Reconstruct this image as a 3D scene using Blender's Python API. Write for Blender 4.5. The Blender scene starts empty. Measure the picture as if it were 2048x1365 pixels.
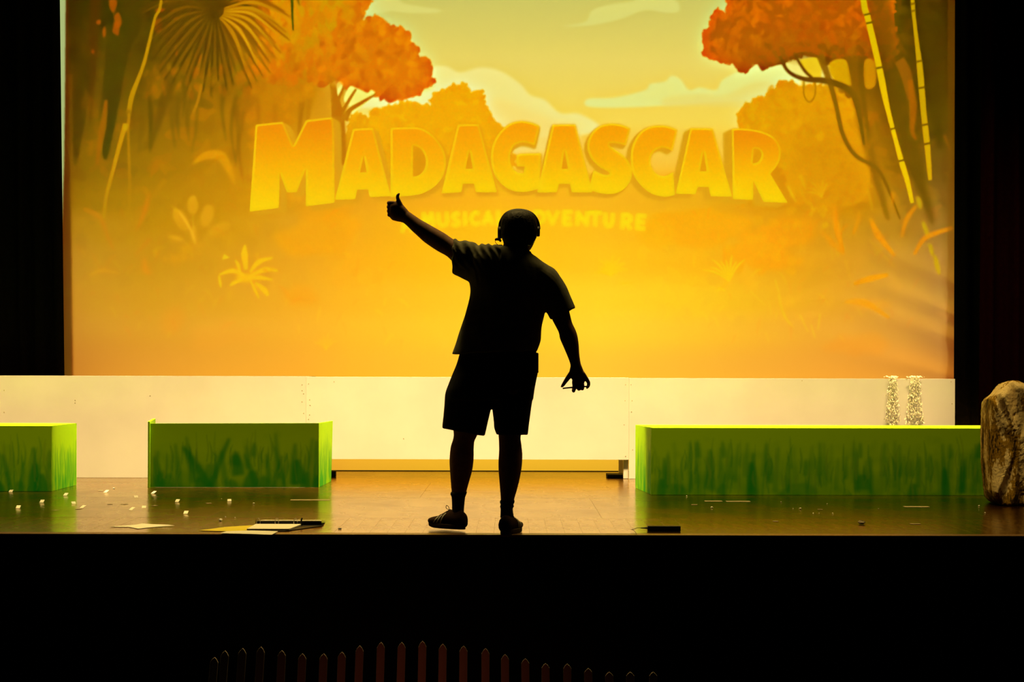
import bpy, math, random
import numpy as np
from mathutils import Vector, Matrix
# ------------------------------------------------------------ camera, world, lights, exposure
SC = bpy.context.scene; COL = SC.collection
R = math.radians
EYE, FPX, HORIZON, ROLL, DIST = .903, 3600., 745., .0023, 10.     # eye height over the boards, focal length in px, horizon row, roll, distance to the stage edge
cam = bpy.data.objects.new('camera', bpy.data.cameras.new('camera')); COL.objects.link(cam); SC.camera = cam
cam.location = (0, -DIST, EYE); cam.rotation_euler = (R(90), -ROLL, 0)
cam.data.sensor_width = 36; cam.data.lens = FPX / 2048 * 36; cam.data.shift_y = (HORIZON - 682.5) / 2048
cam.data.clip_end = 200
SC.view_settings.view_transform = 'Standard'; SC.view_settings.look = 'None'; SC.view_settings.gamma = 1
SC.view_settings.exposure = 0; SC.view_settings.use_curve_mapping = False
SC.cycles.max_bounces = 8; SC.cycles.caustics_reflective = False; SC.cycles.caustics_refractive = False
w = bpy.data.worlds.new('dark_house'); SC.world = w; w.use_nodes = True
w.node_tree.nodes['Background'].inputs[0].default_value = (.5, .35, .2, 1); w.node_tree.nodes['Background'].inputs[1].default_value = .0004
def area(name, loc, aim, size, energy, color, spread=180, sy=None):
    l = bpy.data.lights.new(name, 'AREA'); l.energy = energy; l.color = color; l.size = size; l.spread = R(spread)
    if sy: l.shape = 'RECTANGLE'; l.size_y = sy
    o = bpy.data.objects.new(name, l); COL.objects.link(o); o.location = loc
    o.rotation_euler = (Vector(aim) - Vector(loc)).to_track_quat('-Z', 'Y').to_euler(); return o
# border lights hanging over the strip between the green boxes and the white riser
for x, e in ((-7, 66), (-5, 74), (-3, 90), (-1, 130), (1, 118), (3, 80), (5, 58), (7, 46)):
    area('border_light', (x, 4.25, 4.2), (x * .99, 4.25 + .25, 0), 2.0, e, (1, .66, .25), 44, .25)
# tight spots, added unseen to brighten the inner ends of the green boxes
def spot(name, loc, aim, energy, color, cone, blend=.5):
    l = bpy.data.lights.new(name, 'SPOT'); l.energy = energy; l.color = color; l.spot_size = R(cone); l.spot_blend = blend; l.shadow_soft_size = .08
    o = bpy.data.objects.new(name, l); COL.objects.link(o); o.location = loc; o.rotation_euler = (Vector(aim) - Vector(loc)).to_track_quat('-Z', 'Y').to_euler()
spot('box_end_fill', (1.5, 4.6, 4.15), (-1.55, 4.55, .26), 1000, (1, .70, .14), 15)
spot('box_end_fill', (-1.8, 4.2, 4.15), (1.05, 4.1, .26), 1350, (1, .70, .14), 15)
spot('box_end_fill', (-.5, 4.0, 4.15), (-3.5, 4.05, .26), 1000, (1, .70, .14), 14)
# a weaker row farther downstage, above the open boards
for x, e in ((-5, 44), (-1.7, 60), (1.7, 44), (5, 13)):
    area('downstage_light', (x, 1.25, 5.2), (x, 1.5, 0), 3.3, e, (1, .70, .20), 75, .3)
# cyclorama strip lights on the boards behind the riser, washing the cloth from below
area('strip_light', (0, 5.95, .32), (0, 6.42, .75), 9.6, 22, (1, .50, .10), 170, .12)
# added unseen fills: low red for the fence, high pale over the seats
area('front_fill', (-.5, -2.2, -.25), (-.4, -.55, -1.0), .4, .17, (1, .18, .07), 64)
area('front_fill', (-1.5, -9, 6.5), (0, 0, 0), 2.0, .22, (1, .7, .55), 90)
# ------------------------------------------------------------ helpers
def P(px, py, y):
    """the point at depth y that the photograph shows at pixel (px, py)"""
    Z = y + DIST; u = px - 1024; v = py - 682.5
    u, v = u + ROLL * v, v - ROLL * u
    return Vector((u * Z / FPX, y, EYE - (v + 682.5 - HORIZON) * Z / FPX))
def G(px, py, z=0.):
    """the point of the plane at height z seen at pixel (px, py)"""
    u = px - 1024; v = py - 682.5; u, v = u + ROLL * v, v - ROLL * u
    Z = (EYE - z) * FPX / (v + 682.5 - HORIZON)
    return Vector((u * Z / FPX, Z - DIST, z))
def tag(o, label=None, cat=None, group=None, kind=None):
    if label: o['label'] = label
    if cat: o['category'] = cat
    if group: o['group'] = group
    if kind: o['kind'] = kind
    return o
def thing(name, loc, label, cat, group=None):
    o = bpy.data.objects.new(name, None); COL.objects.link(o); o.location = loc; o.empty_display_size = .05
    bpy.context.view_layer.update()
    return tag(o, label, cat, group)
class MB:
    """collects shapes in world coordinates, links them as one mesh object"""
    def __init__(s): s.v = []; s.f = []
    def add(s, V, F):
        b = len(s.v); s.v += [tuple(p) for p in V]; s.f += [tuple(b + i for i in f) for f in F]; return s
    def box(s, lo, hi, M=None):
        V = [Vector((x, y, z)) for x in (lo[0], hi[0]) for y in (lo[1], hi[1]) for z in (lo[2], hi[2])]
        if M: V = [M @ p for p in V]
        return s.add(V, [(0,1,3,2),(4,6,7,5),(0,4,5,1),(2,3,7,6),(0,2,6,4),(1,5,7,3)])
    def prism(s, pts, off):
        """polygon (list of points) pushed by the vector off"""
        n = len(pts); V = [Vector(p) for p in pts] + [Vector(p) + Vector(off) for p in pts]
        return s.add(V, [tuple(range(n))[::-1], tuple(range(n, 2 * n))] + [(i, (i + 1) % n, n + (i + 1) % n, n + i) for i in range(n)])
    def rings(s, RR, cap=True):
        n = len(RR[0]); V = [p for r in RR for p in r]; F = []
        for k in range(len(RR) - 1):
            for i in range(n):
                j = (i + 1) % n; F.append((k * n + i, k * n + j, (k + 1) * n + j, (k + 1) * n + i))
        if cap:
            V = V + [sum(RR[0], Vector()) / n, sum(RR[-1], Vector()) / n]; a = len(V) - 2; b = len(V) - 1; m = (len(RR) - 1) * n
            F += [(a, (i + 1) % n, i) for i in range(n)] + [(b, m + i, m + (i + 1) % n) for i in range(n)]
        return s.add(V, F)
    def tube(s, pts, rad, n=10, fine=0, flat=1.):
        pts = [Vector(p) for p in pts]; rad = rad if hasattr(rad, '__len__') else [rad] * len(pts)
        if fine:
            Q = []; W = []
            for i in range(len(pts) - 1):
                a, b, c, d = pts[max(i - 1, 0)], pts[i], pts[i + 1], pts[min(i + 2, len(pts) - 1)]
                for j in range(fine):
                    t = j / fine; Q.append(.5 * ((2 * b) + (c - a) * t + (2 * a - 5 * b + 4 * c - d) * t * t + (3 * b - a - 3 * c + d) * t ** 3)); W.append(rad[i] * (1 - t) + rad[i + 1] * t)
            pts, rad = Q + [pts[-1]], W + [rad[-1]]
        RR = []; up = None
        for i, p in enumerate(pts):
            d = (pts[min(i + 1, len(pts) - 1)] - pts[max(i - 1, 0)]).normalized()
            if up is None: up = d.orthogonal().normalized()
            up = (up - d * up.dot(d)).normalized(); q = d.cross(up)
            RR.append([p + rad[i] * (math.cos(2 * math.pi * k / n) * up + flat * math.sin(2 * math.pi * k / n) * q) for k in range(n)])
        def dome(r, p, d, rr):   # rounded end
            return [[p + (x - p) * c + d * rr * e for x in r] for c, e in ((.86, .5), (.5, .86), (.12, .99))]
        d0 = (pts[0] - pts[1]).normalized(); d1 = (pts[-1] - pts[-2]).normalized()
        RR = dome(RR[0], pts[0], d0, rad[0])[::-1] + RR + dome(RR[-1], pts[-1], d1, rad[-1])
        return s.rings(RR)
    def ball(s, c, r, n=14, m=9):
        r = r if hasattr(r, '__len__') else (r, r, r); c = Vector(c)
        return s.rings([[c + Vector((r[0] * math.sin(math.pi * (j + .02) / m) * math.cos(2 * math.pi * i / n), r[1] * math.sin(math.pi * (j + .02) / m) * math.sin(2 * math.pi * i / n), r[2] * math.cos(math.pi * (j + .02) / m))) for i in range(n)] for j in range(m + 1)])
    def build(s, name, mat, parent=None, smooth=False, bevel=0, remesh=0, relax=2, rough=None):
        me = bpy.data.meshes.new(name); off = parent.matrix_world.translation if parent else Vector()
        me.from_pydata([Vector(p) - off for p in s.v], [], s.f); me.validate(); me.update()
        o = bpy.data.objects.new(name, me)
        if parent: o.parent = parent
        COL.objects.link(o)
        if remesh or bevel:
            if remesh:
                q = o.modifiers.new('r', 'REMESH'); q.mode = 'VOXEL'; q.voxel_size = remesh
                if relax: q = o.modifiers.new('s', 'SMOOTH'); q.iterations = relax; q.factor = .5
            else:
                q = o.modifiers.new('b', 'BEVEL'); q.width = bevel; q.segments = 2; q.limit_method = 'ANGLE'
            dg = bpy.context.evaluated_depsgraph_get(); nm = bpy.data.meshes.new_from_object(o.evaluated_get(dg)); o.modifiers.clear(); old = o.data; o.data = nm; bpy.data.meshes.remove(old); nm.name = name; me = nm
        if rough:
            me.calc_loop_triangles(); vs = me.vertices
            co = np.empty(len(vs) * 3); vs.foreach_get('co', co); no = np.empty(len(vs) * 3); vs.foreach_get('normal', no)
            co = co.reshape(-1, 3); no = no.reshape(-1, 3); co += no * rough(co)[:, None]; vs.foreach_set('co', co.ravel()); me.update()
        if smooth: me.polygons.foreach_set('use_smooth', [True] * len(me.polygons))
        me.materials.clear(); me.materials.append(mat)
        return o
def ring(a, b, y, dep, n=28, ex=2., bow=0.):
    """closed section through the pixels a and b at depth y, dep metres deep on either side"""
    A, B = P(a[0], a[1], y), P(b[0], b[1], y); C = (A + B) / 2; H = (B - A) / 2; out = []
    for k in range(n):
        t = 2 * math.pi * k / n; c, s_ = math.cos(t), math.sin(t)
        c = math.copysign(abs(c) ** (2 / ex), c); s_ = math.copysign(abs(s_) ** (2 / ex), s_)
        out.append(C + H * c + Vector((0, dep * s_, bow * abs(s_))))
    return out
def refine(S, n=3):
    """Catmull-Rom between sections given as (ax, ay, bx, by, y, depth)"""
    S = [np.array(s, float) for s in S]; out = []
    for i in range(len(S) - 1):
        a, b, c, d = S[max(i - 1, 0)], S[i], S[i + 1], S[min(i + 2, len(S) - 1)]
        for j in range(n):
            t = j / n; out.append(.5 * ((2 * b) + (c - a) * t + (2 * a - 5 * b + 4 * c - d) * t * t + (3 * b - a - 3 * c + d) * t ** 3))
    return out + [S[-1]]
def loft(mb, S, fine=3, ex=2., n=28):
    T = refine(S, fine) if fine else [np.array(s, float) for s in S]
    mb.rings([ring((s[0], s[1]), (s[2], s[3]), s[4], s[5], n, ex) for s in T]); return mb
# ------------------------------------------------------------ materials
def lin(c): return tuple(((v / 255) / 12.92 if v / 255 <= .04045 else ((v / 255 + .055) / 1.055) ** 2.4) for v in c)
def mat(name, color, rough=.6, spec=.5, metal=0.):
    m = bpy.data.materials.new(name); m.use_nodes = True; b = m.node_tree.nodes['Principled BSDF']
    b.inputs['Base Color'].default_value = (*color, 1); b.inputs['Roughness'].default_value = rough
    b.inputs['Specular IOR Level'].default_value = spec; b.inputs['Metallic'].default_value = metal
    return m
def nodes(m): return m.node_tree.nodes, m.node_tree.links, m.node_tree.nodes['Principled BSDF']
def mottle(m, c0, c1, scale=8, detail=6, stretch=(1, 1, 1), lo=.35, hi=.65, bump=0., to_rough=None, attr='Object'):
    """two-tone noise on the base colour, with optional relief"""
    N, L, b = nodes(m); tc = N.new('ShaderNodeTexCoord'); mp = N.new('ShaderNodeMapping'); mp.inputs['Scale'].default_value = stretch
    nz = N.new('ShaderNodeTexNoise'); nz.inputs['Scale'].default_value = scale; nz.inputs['Detail'].default_value = detail
    rp = N.new('ShaderNodeValToRGB'); rp.color_ramp.elements[0].position = lo; rp.color_ramp.elements[1].position = hi
    rp.color_ramp.elements[0].color = (*c0, 1); rp.color_ramp.elements[1].color = (*c1, 1)
    L.new(tc.outputs[attr], mp.inputs[0]); L.new(mp.outputs[0], nz.inputs['Vector']); L.new(nz.outputs[0], rp.inputs[0]); L.new(rp.outputs[0], b.inputs['Base Color'])
    if bump:
        bp = N.new('ShaderNodeBump'); bp.inputs['Distance'].default_value = bump; L.new(nz.outputs[0], bp.inputs['Height']); L.new(bp.outputs[0], b.inputs['Normal'])
    if to_rough:
        mr = N.new('ShaderNodeMapRange'); mr.inputs[3].default_value, mr.inputs[4].default_value = to_rough; L.new(nz.outputs[0], mr.inputs[0]); L.new(mr.outputs[0], b.inputs['Roughness'])
    return m
M_black = mat('matt_black', (.006, .006, .006), .8, .2)
M_velour = mottle(mat('black_velour', (.004, .004, .004), 1, 0), (.003, .003, .003), (.006, .0055, .005), 30)
M_red = mottle(mat('dark_red_velour', (.012, .0015, .0015), 1, 0), (.0022, .0003, .0003), (.0032, .0004, .0004), 30)
M_cream = mottle(mat('white_painted_plywood', (.8, .78, .72), .55, .3), (.74, .72, .70), (.82, .80, .78), 1.6, 5, (1, 1, 1), .35, .65)
M_ply = mottle(mat('raw_plywood', (.5, .33, .16), .7, .3), (.40, .25, .11), (.58, .39, .2), 6, 6, (1, 1, 8))
M_paper = mat('white_paper', (.90, .88, .82), .8, .2)
M_yellow = mat('yellow_paper', (.75, .62, .06), .8, .2)
M_plastic = mat('black_plastic', (.012, .012, .012), .5, .3)
M_steel = mat('ring_steel', (.6, .58, .55), .3, .5, 1.)
M_skin = mottle(mat('skin', (.26, .14, .09), .7, .15), (.22, .11, .07), (.28, .15, .10), 40)
M_hair = mottle(mat('dark_hair', (.015, .009, .005), .6, .3), (.008, .005, .003), (.014, .009, .005), 60, 4, (1, 1, .2))
M_shirt = mottle(mat('grey_cotton', (.10, .10, .075), .9, .1), (.15, .15, .11), (.21, .205, .15), 25, 5)
M_shorts = mottle(mat('dark_cotton', (.02, .02, .022), .9, .1), (.016, .016, .018), (.026, .026, .028), 25, 5)
M_sock = mat('dark_knit', (.03, .03, .03), .95, .1)
M_shoe = mottle(mat('dark_suede', (.03, .015, .012), .9, .1), (.022, .011, .009), (.040, .018, .014), 60)
M_sole = mat('dark_rubber', (.03, .016, .01), .7, .2)
M_stripe = mat('pale_leather', (.5, .5, .45), .5, .3)
M_lace = mat('dark_lace', (.04, .03, .02), .9, .1)
# ---------------------------------------------------------------- picture thrown on the cloth (a painter in plain numpy)
PX0, PX1, PY0, PY1 = 110, 1922, -150, 960          # picture area in photograph pixels
PW, PH = PX1 - PX0, PY1 - PY0
pr = random.Random(7)

def mask_poly(polys, x0, y0, w, h):
    """even-odd coverage of polygons on a w x h window, 2x2 supersampled"""
    W, H = w * 2, h * 2
    m = np.zeros((H, W + 1), np.int32)
    ys = (np.arange(H) + .5) / 2 + y0
    for P in polys:
        P = np.asarray(P, float)
        Q = np.roll(P, -1, 0)
        for (ax, ay), (bx, by) in zip(P, Q):
            if ay == by: continue
            lo, hi = (ay, by) if ay < by else (by, ay)
            r0 = int(np.searchsorted(ys, lo)); r1 = int(np.searchsorted(ys, hi))
            if r1 <= r0: continue
            yy = ys[r0:r1]
            xx = ax + (yy - ay) * (bx - ax) / (by - ay)
            c = np.clip(np.ceil((xx - x0) * 2 - .5).astype(int), 0, W)
            np.add.at(m, (np.arange(r0, r1), c), 1)
    m = (np.cumsum(m, 1)[:, :W] & 1).astype(np.float32)
    return m.reshape(h, 2, w, 2).mean((1, 3))

def blur(a, s):
    if s <= 0: return a
    r = max(1, int(3 * s)); k = np.exp(-.5 * (np.arange(-r, r + 1) / s) ** 2); k /= k.sum()
    p = np.pad(a, [(r, r), (r, r)] + [(0, 0)] * (a.ndim - 2), mode='edge')
    t = sum(k[i] * p[i:i + a.shape[0], :] for i in range(2 * r + 1))
    return sum(k[i] * t[:, i:i + a.shape[1]] for i in range(2 * r + 1))

def smooth(P, n=6, closed=True):
    P = np.asarray(P, float); N = len(P); out = []
    rng = range(N) if closed else range(N - 1)
    for i in rng:
        if closed: a, b, c, d = P[i - 1], P[i], P[(i + 1) % N], P[(i + 2) % N]
        else: a, b, c, d = P[max(i - 1, 0)], P[i], P[i + 1], P[min(i + 2, N - 1)]
        for j in range(n):
            t = j / n
            out.append(.5 * ((2 * b) + (c - a) * t + (2 * a - 5 * b + 4 * c - d) * t * t + (3 * b - a - 3 * c + d) * t ** 3))
    if not closed: out.append(P[-1])
    return np.array(out)

class Canvas:
    def __init__(s, x0, y0, w, h, base):
        s.x0, s.y0, s.w, s.h = x0, y0, w, h
        s.a = np.zeros((h, w, 3), np.float32) + np.asarray(base, np.float32)
    def fill(s, polys, col, alpha=1., soft=0., grad=None):
        """grad = (y_top, colour_top, y_bottom, colour_bottom)"""
        if np.ndim(polys[0][0]) == 0: polys = [polys]
        P = np.concatenate([np.asarray(p, float) for p in polys])
        pad = int(3 * soft) + 2
        xa = max(int(P[:, 0].min()) - pad, s.x0); xb = min(int(P[:, 0].max()) + pad + 1, s.x0 + s.w)
        ya = max(int(P[:, 1].min()) - pad, s.y0); yb = min(int(P[:, 1].max()) + pad + 1, s.y0 + s.h)
        if xb <= xa or yb <= ya: return
        m = mask_poly(polys, xa, ya, xb - xa, yb - ya)
        if soft: m = blur(m, soft)
        m = (m * alpha)[..., None]
        v = s.a[ya - s.y0:yb - s.y0, xa - s.x0:xb - s.x0]
        if grad:
            t = np.clip((np.arange(ya, yb) - grad[0]) / (grad[2] - grad[0]), 0, 1)[:, None, None]
            c = np.asarray(grad[1]) * (1 - t) + np.asarray(grad[3]) * t
        else: c = np.asarray(col, np.float32)
        v[...] = v * (1 - m) + c * m
    def stroke(s, pts, w, col, alpha=1., soft=.6, n=6):
        """tapered stroke; w = width or list of widths"""
        P = smooth(pts, n, False) if len(pts) > 2 and n else np.asarray(pts, float)
        ws = np.interp(np.linspace(0, 1, len(P)), np.linspace(0, 1, len(w)), w) if np.ndim(w) else np.full(len(P), w)
        d = np.gradient(P, axis=0); L = np.hypot(d[:, 0], d[:, 1]) + 1e-9
        N = np.stack([-d[:, 1] / L, d[:, 0] / L], 1) * ws[:, None] / 2
        s.fill(np.concatenate([P + N, (P - N)[::-1]]), col, alpha, soft)
    def blob(s, x, y, r, col, alpha=1., soft=.7, n=9, jag=.3, sx=1., sy=1., rot=0):
        pts = []
        for i in range(n):
            a = 2 * math.pi * i / n + pr.uniform(-.15, .15); q = r * (1 + pr.uniform(-jag, jag))
            ux, uy = q * math.cos(a) * sx, q * math.sin(a) * sy
            pts.append((x + ux * math.cos(rot) - uy * math.sin(rot), y + ux * math.sin(rot) + uy * math.cos(rot)))
        s.fill(smooth(pts, 3), col, alpha, soft)
    def foliage(s, poly, cols, n, r, base=None, edge=1., alpha=.8, soft=.8, colfn=None):
        P = smooth(poly, 4)
        s.fill(P, base or cols[0], 1, .8)
        x0, y0 = P.min(0); x1, y1 = P.max(0)
        m = mask_poly([P], int(x0), int(y0), int(x1 - x0) + 2, int(y1 - y0) + 2)
        if edge:
            step = max(1, int(len(P) * r * .9 / (np.hypot(*(P - np.roll(P, 1, 0)).T).sum() + 1)))
            for p in P[::step]:
                c = colfn(p[0], p[1]) if colfn else pr.choice(cols)
                s.blob(p[0] + pr.uniform(-1, 1), p[1] + pr.uniform(-1, 1), r * pr.uniform(.55, 1.15) * edge, c if colfn else (base or cols[0]), 1, soft, 7, .5)
        k = 0
        while k < n:
            x, y = pr.uniform(x0, x1), pr.uniform(y0, y1)
            if m[int(y) - int(y0), int(x) - int(x0)] < .5: continue
            c = np.array(colfn(x, y) if colfn else pr.choice(cols)) + pr.uniform(-13, 13) * np.array((1, .8, 0))
            s.blob(x, y, r * pr.uniform(.4, 1.0), c, alpha, soft, 6, .5, 1.4, .75, pr.uniform(0, 3)); k += 1

def coarse(gx, gy, G):
    """smooth field through a coarse colour table"""
    G = np.asarray(G, float)
    X = np.arange(PX0, PX1); Y = np.arange(PY0, PY1)
    R = np.stack([[np.interp(X, gx, G[j, :, k]) for j in range(len(gy))] for k in range(3)], -1)   # len(gy) x PW x 3
    j = np.clip(np.searchsorted(gy, Y) - 1, 0, len(gy) - 2)
    t = np.clip((Y - np.asarray(gy)[j]) / (np.asarray(gy)[j + 1] - np.asarray(gy)[j]), 0, 1)[:, None, None]
    t = t * t * (3 - 2 * t)
    return (R[j] * (1 - t) + R[j + 1] * t).astype(np.float32)

def zc(x0, pts, y0=220, s=6.203): return [(x0 + u / s, y0 + v / s) for u, v in pts]

def soften(P):
    """rounds shallow corners only, so that arcs flow and letter corners stay"""
    for it in range(2):
        P = np.asarray(P, float); out = []
        for i in range(len(P)):
            a, b, c = P[i - 1], P[i], P[(i + 1) % len(P)]; u, v = b - a, c - b
            cr = abs(math.atan2(u[0] * v[1] - u[1] * v[0], u @ v))
            if .03 < cr < .9: out += [b - u * .25, b + v * .25]
            else: out.append(b)
        P = np.array(out)
    return P

def letters():
    L = []
    L.append(('M', [zc(480, [(195,185),(530,150),(660,450),(820,130),(1138,92),(1165,200),(1170,1150),(820,1195),(820,720),(700,1020),(585,1025),(492,775),(478,1215),(122,1262)])]))
    L.append(('A', [zc(480, [(1400,235),(1650,225),(1861,1040),(1868,1068),(1610,1080),(1590,985),(1450,985),(1425,1105),(1180,1112)]),
                    zc(480, [(1535,560),(1485,780),(1575,780)])]))
    L.append(('D', [zc(760, [(132,222),(430,212),(520,228),(640,300),(740,410),(800,520),(822,640),(800,780),(740,890),(640,980),(520,1040),(400,1062),(132,1080)]),
                    zc(760, [(410,440),(480,460),(540,520),(575,620),(565,720),(520,790),(460,825),(405,830)])]))
    L.append(('A', [zc(760, [(965,182),(1225,180),(1448,1020),(1190,1020),(1168,915),(1025,915),(1010,1020),(765,1035)]),
                    zc(760, [(1110,490),(1060,735),(1155,735)])]))
    g = zc(1040, [(240,200),(165,165),(60,140),(-20,140),(-120,165),(-220,240),(-300,340),(-350,470),(-362,600),(-345,730),(-290,850),(-200,950),(-90,1005),(0,1020),(120,1010),(235,975),(258,540),(0,545),(-35,560),(-45,640),(-35,700),(60,700),(45,790),(-20,790),(-90,740),(-125,650),(-125,550),(-90,450),(-20,410),(60,400),(185,440)])
    L.append(('G', [g]))
    L.append(('A', [zc(1040, [(405,182),(685,180),(895,1020),(645,1020),(622,915),(480,915),(455,1020),(215,1025)]),
                    zc(1040, [(550,485),(515,735),(600,735)])]))
    L.append(('S', [zc(1040, [(1365,230),(1280,190),(1180,170),(1060,175),(950,220),(870,310),(830,430),(850,540),(910,640),(1000,720),(1090,760),(1120,790),(1090,815),(1000,800),(915,750),(890,850),(862,990),(960,1025),(1080,1045),(1200,1035),(1310,970),(1380,860),(1390,770),(1370,680),(1310,590),(1200,510),(1110,450),(1100,415),(1180,408),(1310,440)])]))
    L.append(('C', [zc(1300, [(335,250),(250,210),(130,190),(0,205),(-110,260),(-190,370),(-235,500),(-240,640),(-215,790),(-130,920),(-20,1020),(90,1065),(200,1080),(305,1055),(283,770),(220,820),(140,830),(60,790),(10,700),(0,620),(30,530),(100,475),(180,465),(275,510)])]))
    L.append(('A', [zc(1300, [(500,228),(775,232),(1015,1075),(755,1070),(730,955),(590,955),(560,1045),(320,1040)]),
                    zc(1300, [(665,500),(615,765),(705,765)])]))
    L.append(('R', [zc(1300, [(1015,235),(1160,232),(1320,250),(1470,295),(1570,370),(1620,470),(1622,570),(1590,680),(1490,795),(1705,1150),(1410,1140),(1280,870),(1275,1115),(1030,1105)]),
                    zc(1300, [(1285,480),(1350,485),(1390,540),(1370,620),(1330,660),(1270,665)])]))
    return [(ch, [soften(p) for p in P]) for ch, P in L]

SK = {  # stroke skeletons of capitals in a unit box (y down)
 'M': [[(0,1),(.1,0),(.5,.7),(.9,0),(1,1)]], 'U': [[(0,0),(0,.65),(.2,.95),(.5,1),(.8,.95),(1,.65),(1,0)]],
 'S': [[(.95,.12),(.6,0),(.2,.08),(.08,.28),(.4,.48),(.85,.66),(.85,.9),(.45,1),(0,.88)]], 'I': [[(.5,0),(.5,1)]],
 'C': [[(1,.1),(.6,0),(.2,.15),(0,.5),(.2,.85),(.6,1),(1,.9)]], 'A': [[(0,1),(.5,0),(1,1)],[(.2,.68),(.8,.68)]],
 'L': [[(0,0),(0,1),(1,1)]], 'D': [[(0,0),(0,1),(.5,1),(.9,.8),(1,.5),(.9,.2),(.5,0),(0,0)]],
 'V': [[(0,0),(.5,1),(1,0)]], 'E': [[(1,0),(0,0),(0,1),(1,1)],[(0,.5),(.85,.5)]],
 'N': [[(0,1),(0,0),(1,1),(1,0)]], 'T': [[(0,0),(1,0)],[(.5,0),(.5,1)]],
 'R': [[(0,1),(0,0),(.6,0),(.95,.15),(.95,.4),(.6,.55),(0,.55)],[(.4,.55),(1,1)]]}

def paint_picture():
    gx = [110, 150, 300, 450, 600, 700, 850, 1000, 1200, 1400, 1500, 1600, 1700, 1800, 1880, 1922]
    gy = [-150, 0, 90, 170, 240, 330, 400, 450, 520, 600, 660, 740, 960]
    G = [
     [(70,45,0),(75,50,0),(95,65,0),(120,80,0),(170,100,0),(200,150,20),(180,170,70),(185,180,80),(185,180,80),(170,140,40),(150,80,0),(130,70,0),(110,70,0),(95,60,0),(80,50,0),(70,45,0)],
     [(78,50,0),(85,56,0),(104,72,0),(140,88,0),(205,120,0),(215,160,20),(213,200,100),(213,202,102),(215,200,98),(212,180,75),(150,85,0),(140,80,0),(130,82,0),(112,78,0),(92,58,0),(80,50,0)],
     [(90,58,0),(98,66,0),(112,76,0),(150,98,0),(205,130,0),(225,160,20),(232,212,105),(234,212,105),(235,210,95),(230,195,80),(190,100,0),(150,88,0),(145,88,0),(122,82,0),(100,65,0),(90,56,0)],
     [(105,66,0),(115,74,0),(128,88,0),(162,105,0),(182,115,0),(215,130,0),(240,214,98),(244,216,95),(246,216,92),(240,205,85),(225,180,60),(215,150,20),(165,100,0),(135,90,0),(112,74,0),(98,60,0)],
     [(118,74,0),(128,84,0),(150,100,0),(180,118,0),(198,122,0),(220,135,0),(250,190,20),(250,215,100),(250,218,92),(248,210,80),(238,165,10),(225,145,0),(185,112,0),(150,98,0),(122,84,10),(105,66,0)],
     [(135,84,0),(148,98,0),(170,114,0),(198,132,0),(215,140,0),(232,150,5),(245,170,5),(253,180,15),(253,185,35),(250,175,30),(228,145,5),(220,138,0),(195,122,0),(168,110,5),(138,94,15),(118,74,5)],
     [(150,92,0),(170,115,8),(188,128,0),(208,140,0),(225,152,12),(238,160,20),(250,172,20),(253,180,20),(250,178,25),(240,168,18),(228,150,8),(224,145,5),(205,135,8),(182,122,15),(158,108,25),(130,82,8)],
     [(160,98,4),(188,128,18),(200,136,8),(215,148,10),(230,158,22),(245,168,20),(254,182,12),(255,190,12),(253,184,20),(248,172,14),(238,160,14),(230,150,12),(215,145,18),(196,132,24),(176,120,34),(145,92,12)],
     [(170,106,8),(200,136,28),(205,140,16),(220,152,18),(238,162,24),(252,172,16),(255,186,10),(255,194,16),(255,192,20),(252,178,14),(244,168,18),(236,158,18),(226,152,28),(212,146,40),(196,136,48),(160,104,20)],
     [(178,112,14),(210,142,32),(216,148,24),(228,158,26),(244,168,28),(254,180,26),(255,192,26),(255,200,30),(255,206,32),(253,194,24),(246,180,24),(240,168,28),(234,160,36),(224,156,50),(206,144,56),(170,110,26)],
     [(184,116,18),(214,144,38),(224,154,34),(236,164,36),(248,174,36),(255,186,34),(255,198,34),(255,206,38),(255,208,42),(253,190,38),(248,178,38),(242,168,42),(238,162,46),(228,156,52),(212,146,56),(176,112,28)],
     [(188,118,20),(214,142,40),(228,156,42),(240,166,42),(250,174,42),(255,184,40),(255,192,42),(255,198,46),(255,198,50),(250,182,48),(246,174,48),(243,168,48),(240,162,48),(234,158,50),(220,148,50),(182,112,26)],
     [(188,118,20),(214,142,40),(228,156,42),(240,166,42),(248,176,44),(252,186,44),(253,190,42),(253,192,42),(250,190,42),(246,180,44),(244,172,44),(240,166,44),(238,160,44),(230,154,46),(216,144,46),(182,112,26)]]
    cv = Canvas(PX0, PY0, PW, PH, (0, 0, 0)); cv.a = coarse(gx, gy, G)
    F, ST, B = cv.fill, cv.stroke, cv.blob
    # sky
    F(smooth([(700,-150),(1480,-150),(1470,0),(1450,60),(1560,120),(1640,150),(1600,210),(1500,250),(1480,300),(1200,300),(1010,300),(860,290),(700,262),(655,200),(660,160),(720,60)]), 0, 1, 1.5,
      grad=(-40, (205,196,98), 120, (238,212,96)))
    F([(650,118),(1660,118),(1660,330),(650,330)], 0, .0)
    F(smooth([(640,120),(860,118),(1480,118),(1660,125),(1640,190),(1500,240),(1490,320),(640,320),(640,180)]), 0, 1, 14, grad=(118, (238,212,98), 262, (252,214,76)))
    F([(620,268),(1500,268),(1500,340),(620,340)], (252,190,55), .65, 14)
    CL = (240,230,138)
    F(smooth([(725,20),(752,0),(790,-12),(805,5),(835,12),(880,20),(870,26),(815,26),(780,22),(740,30)]), (226,214,110), .9, 2)
    F(smooth([(1125,52),(1170,44),(1185,20),(1225,8),(1265,2),(1300,-14),(1350,0),(1358,22),(1330,26),(1290,20),(1240,38),(1185,50)]), (226,216,112), .9, 2)
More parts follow.
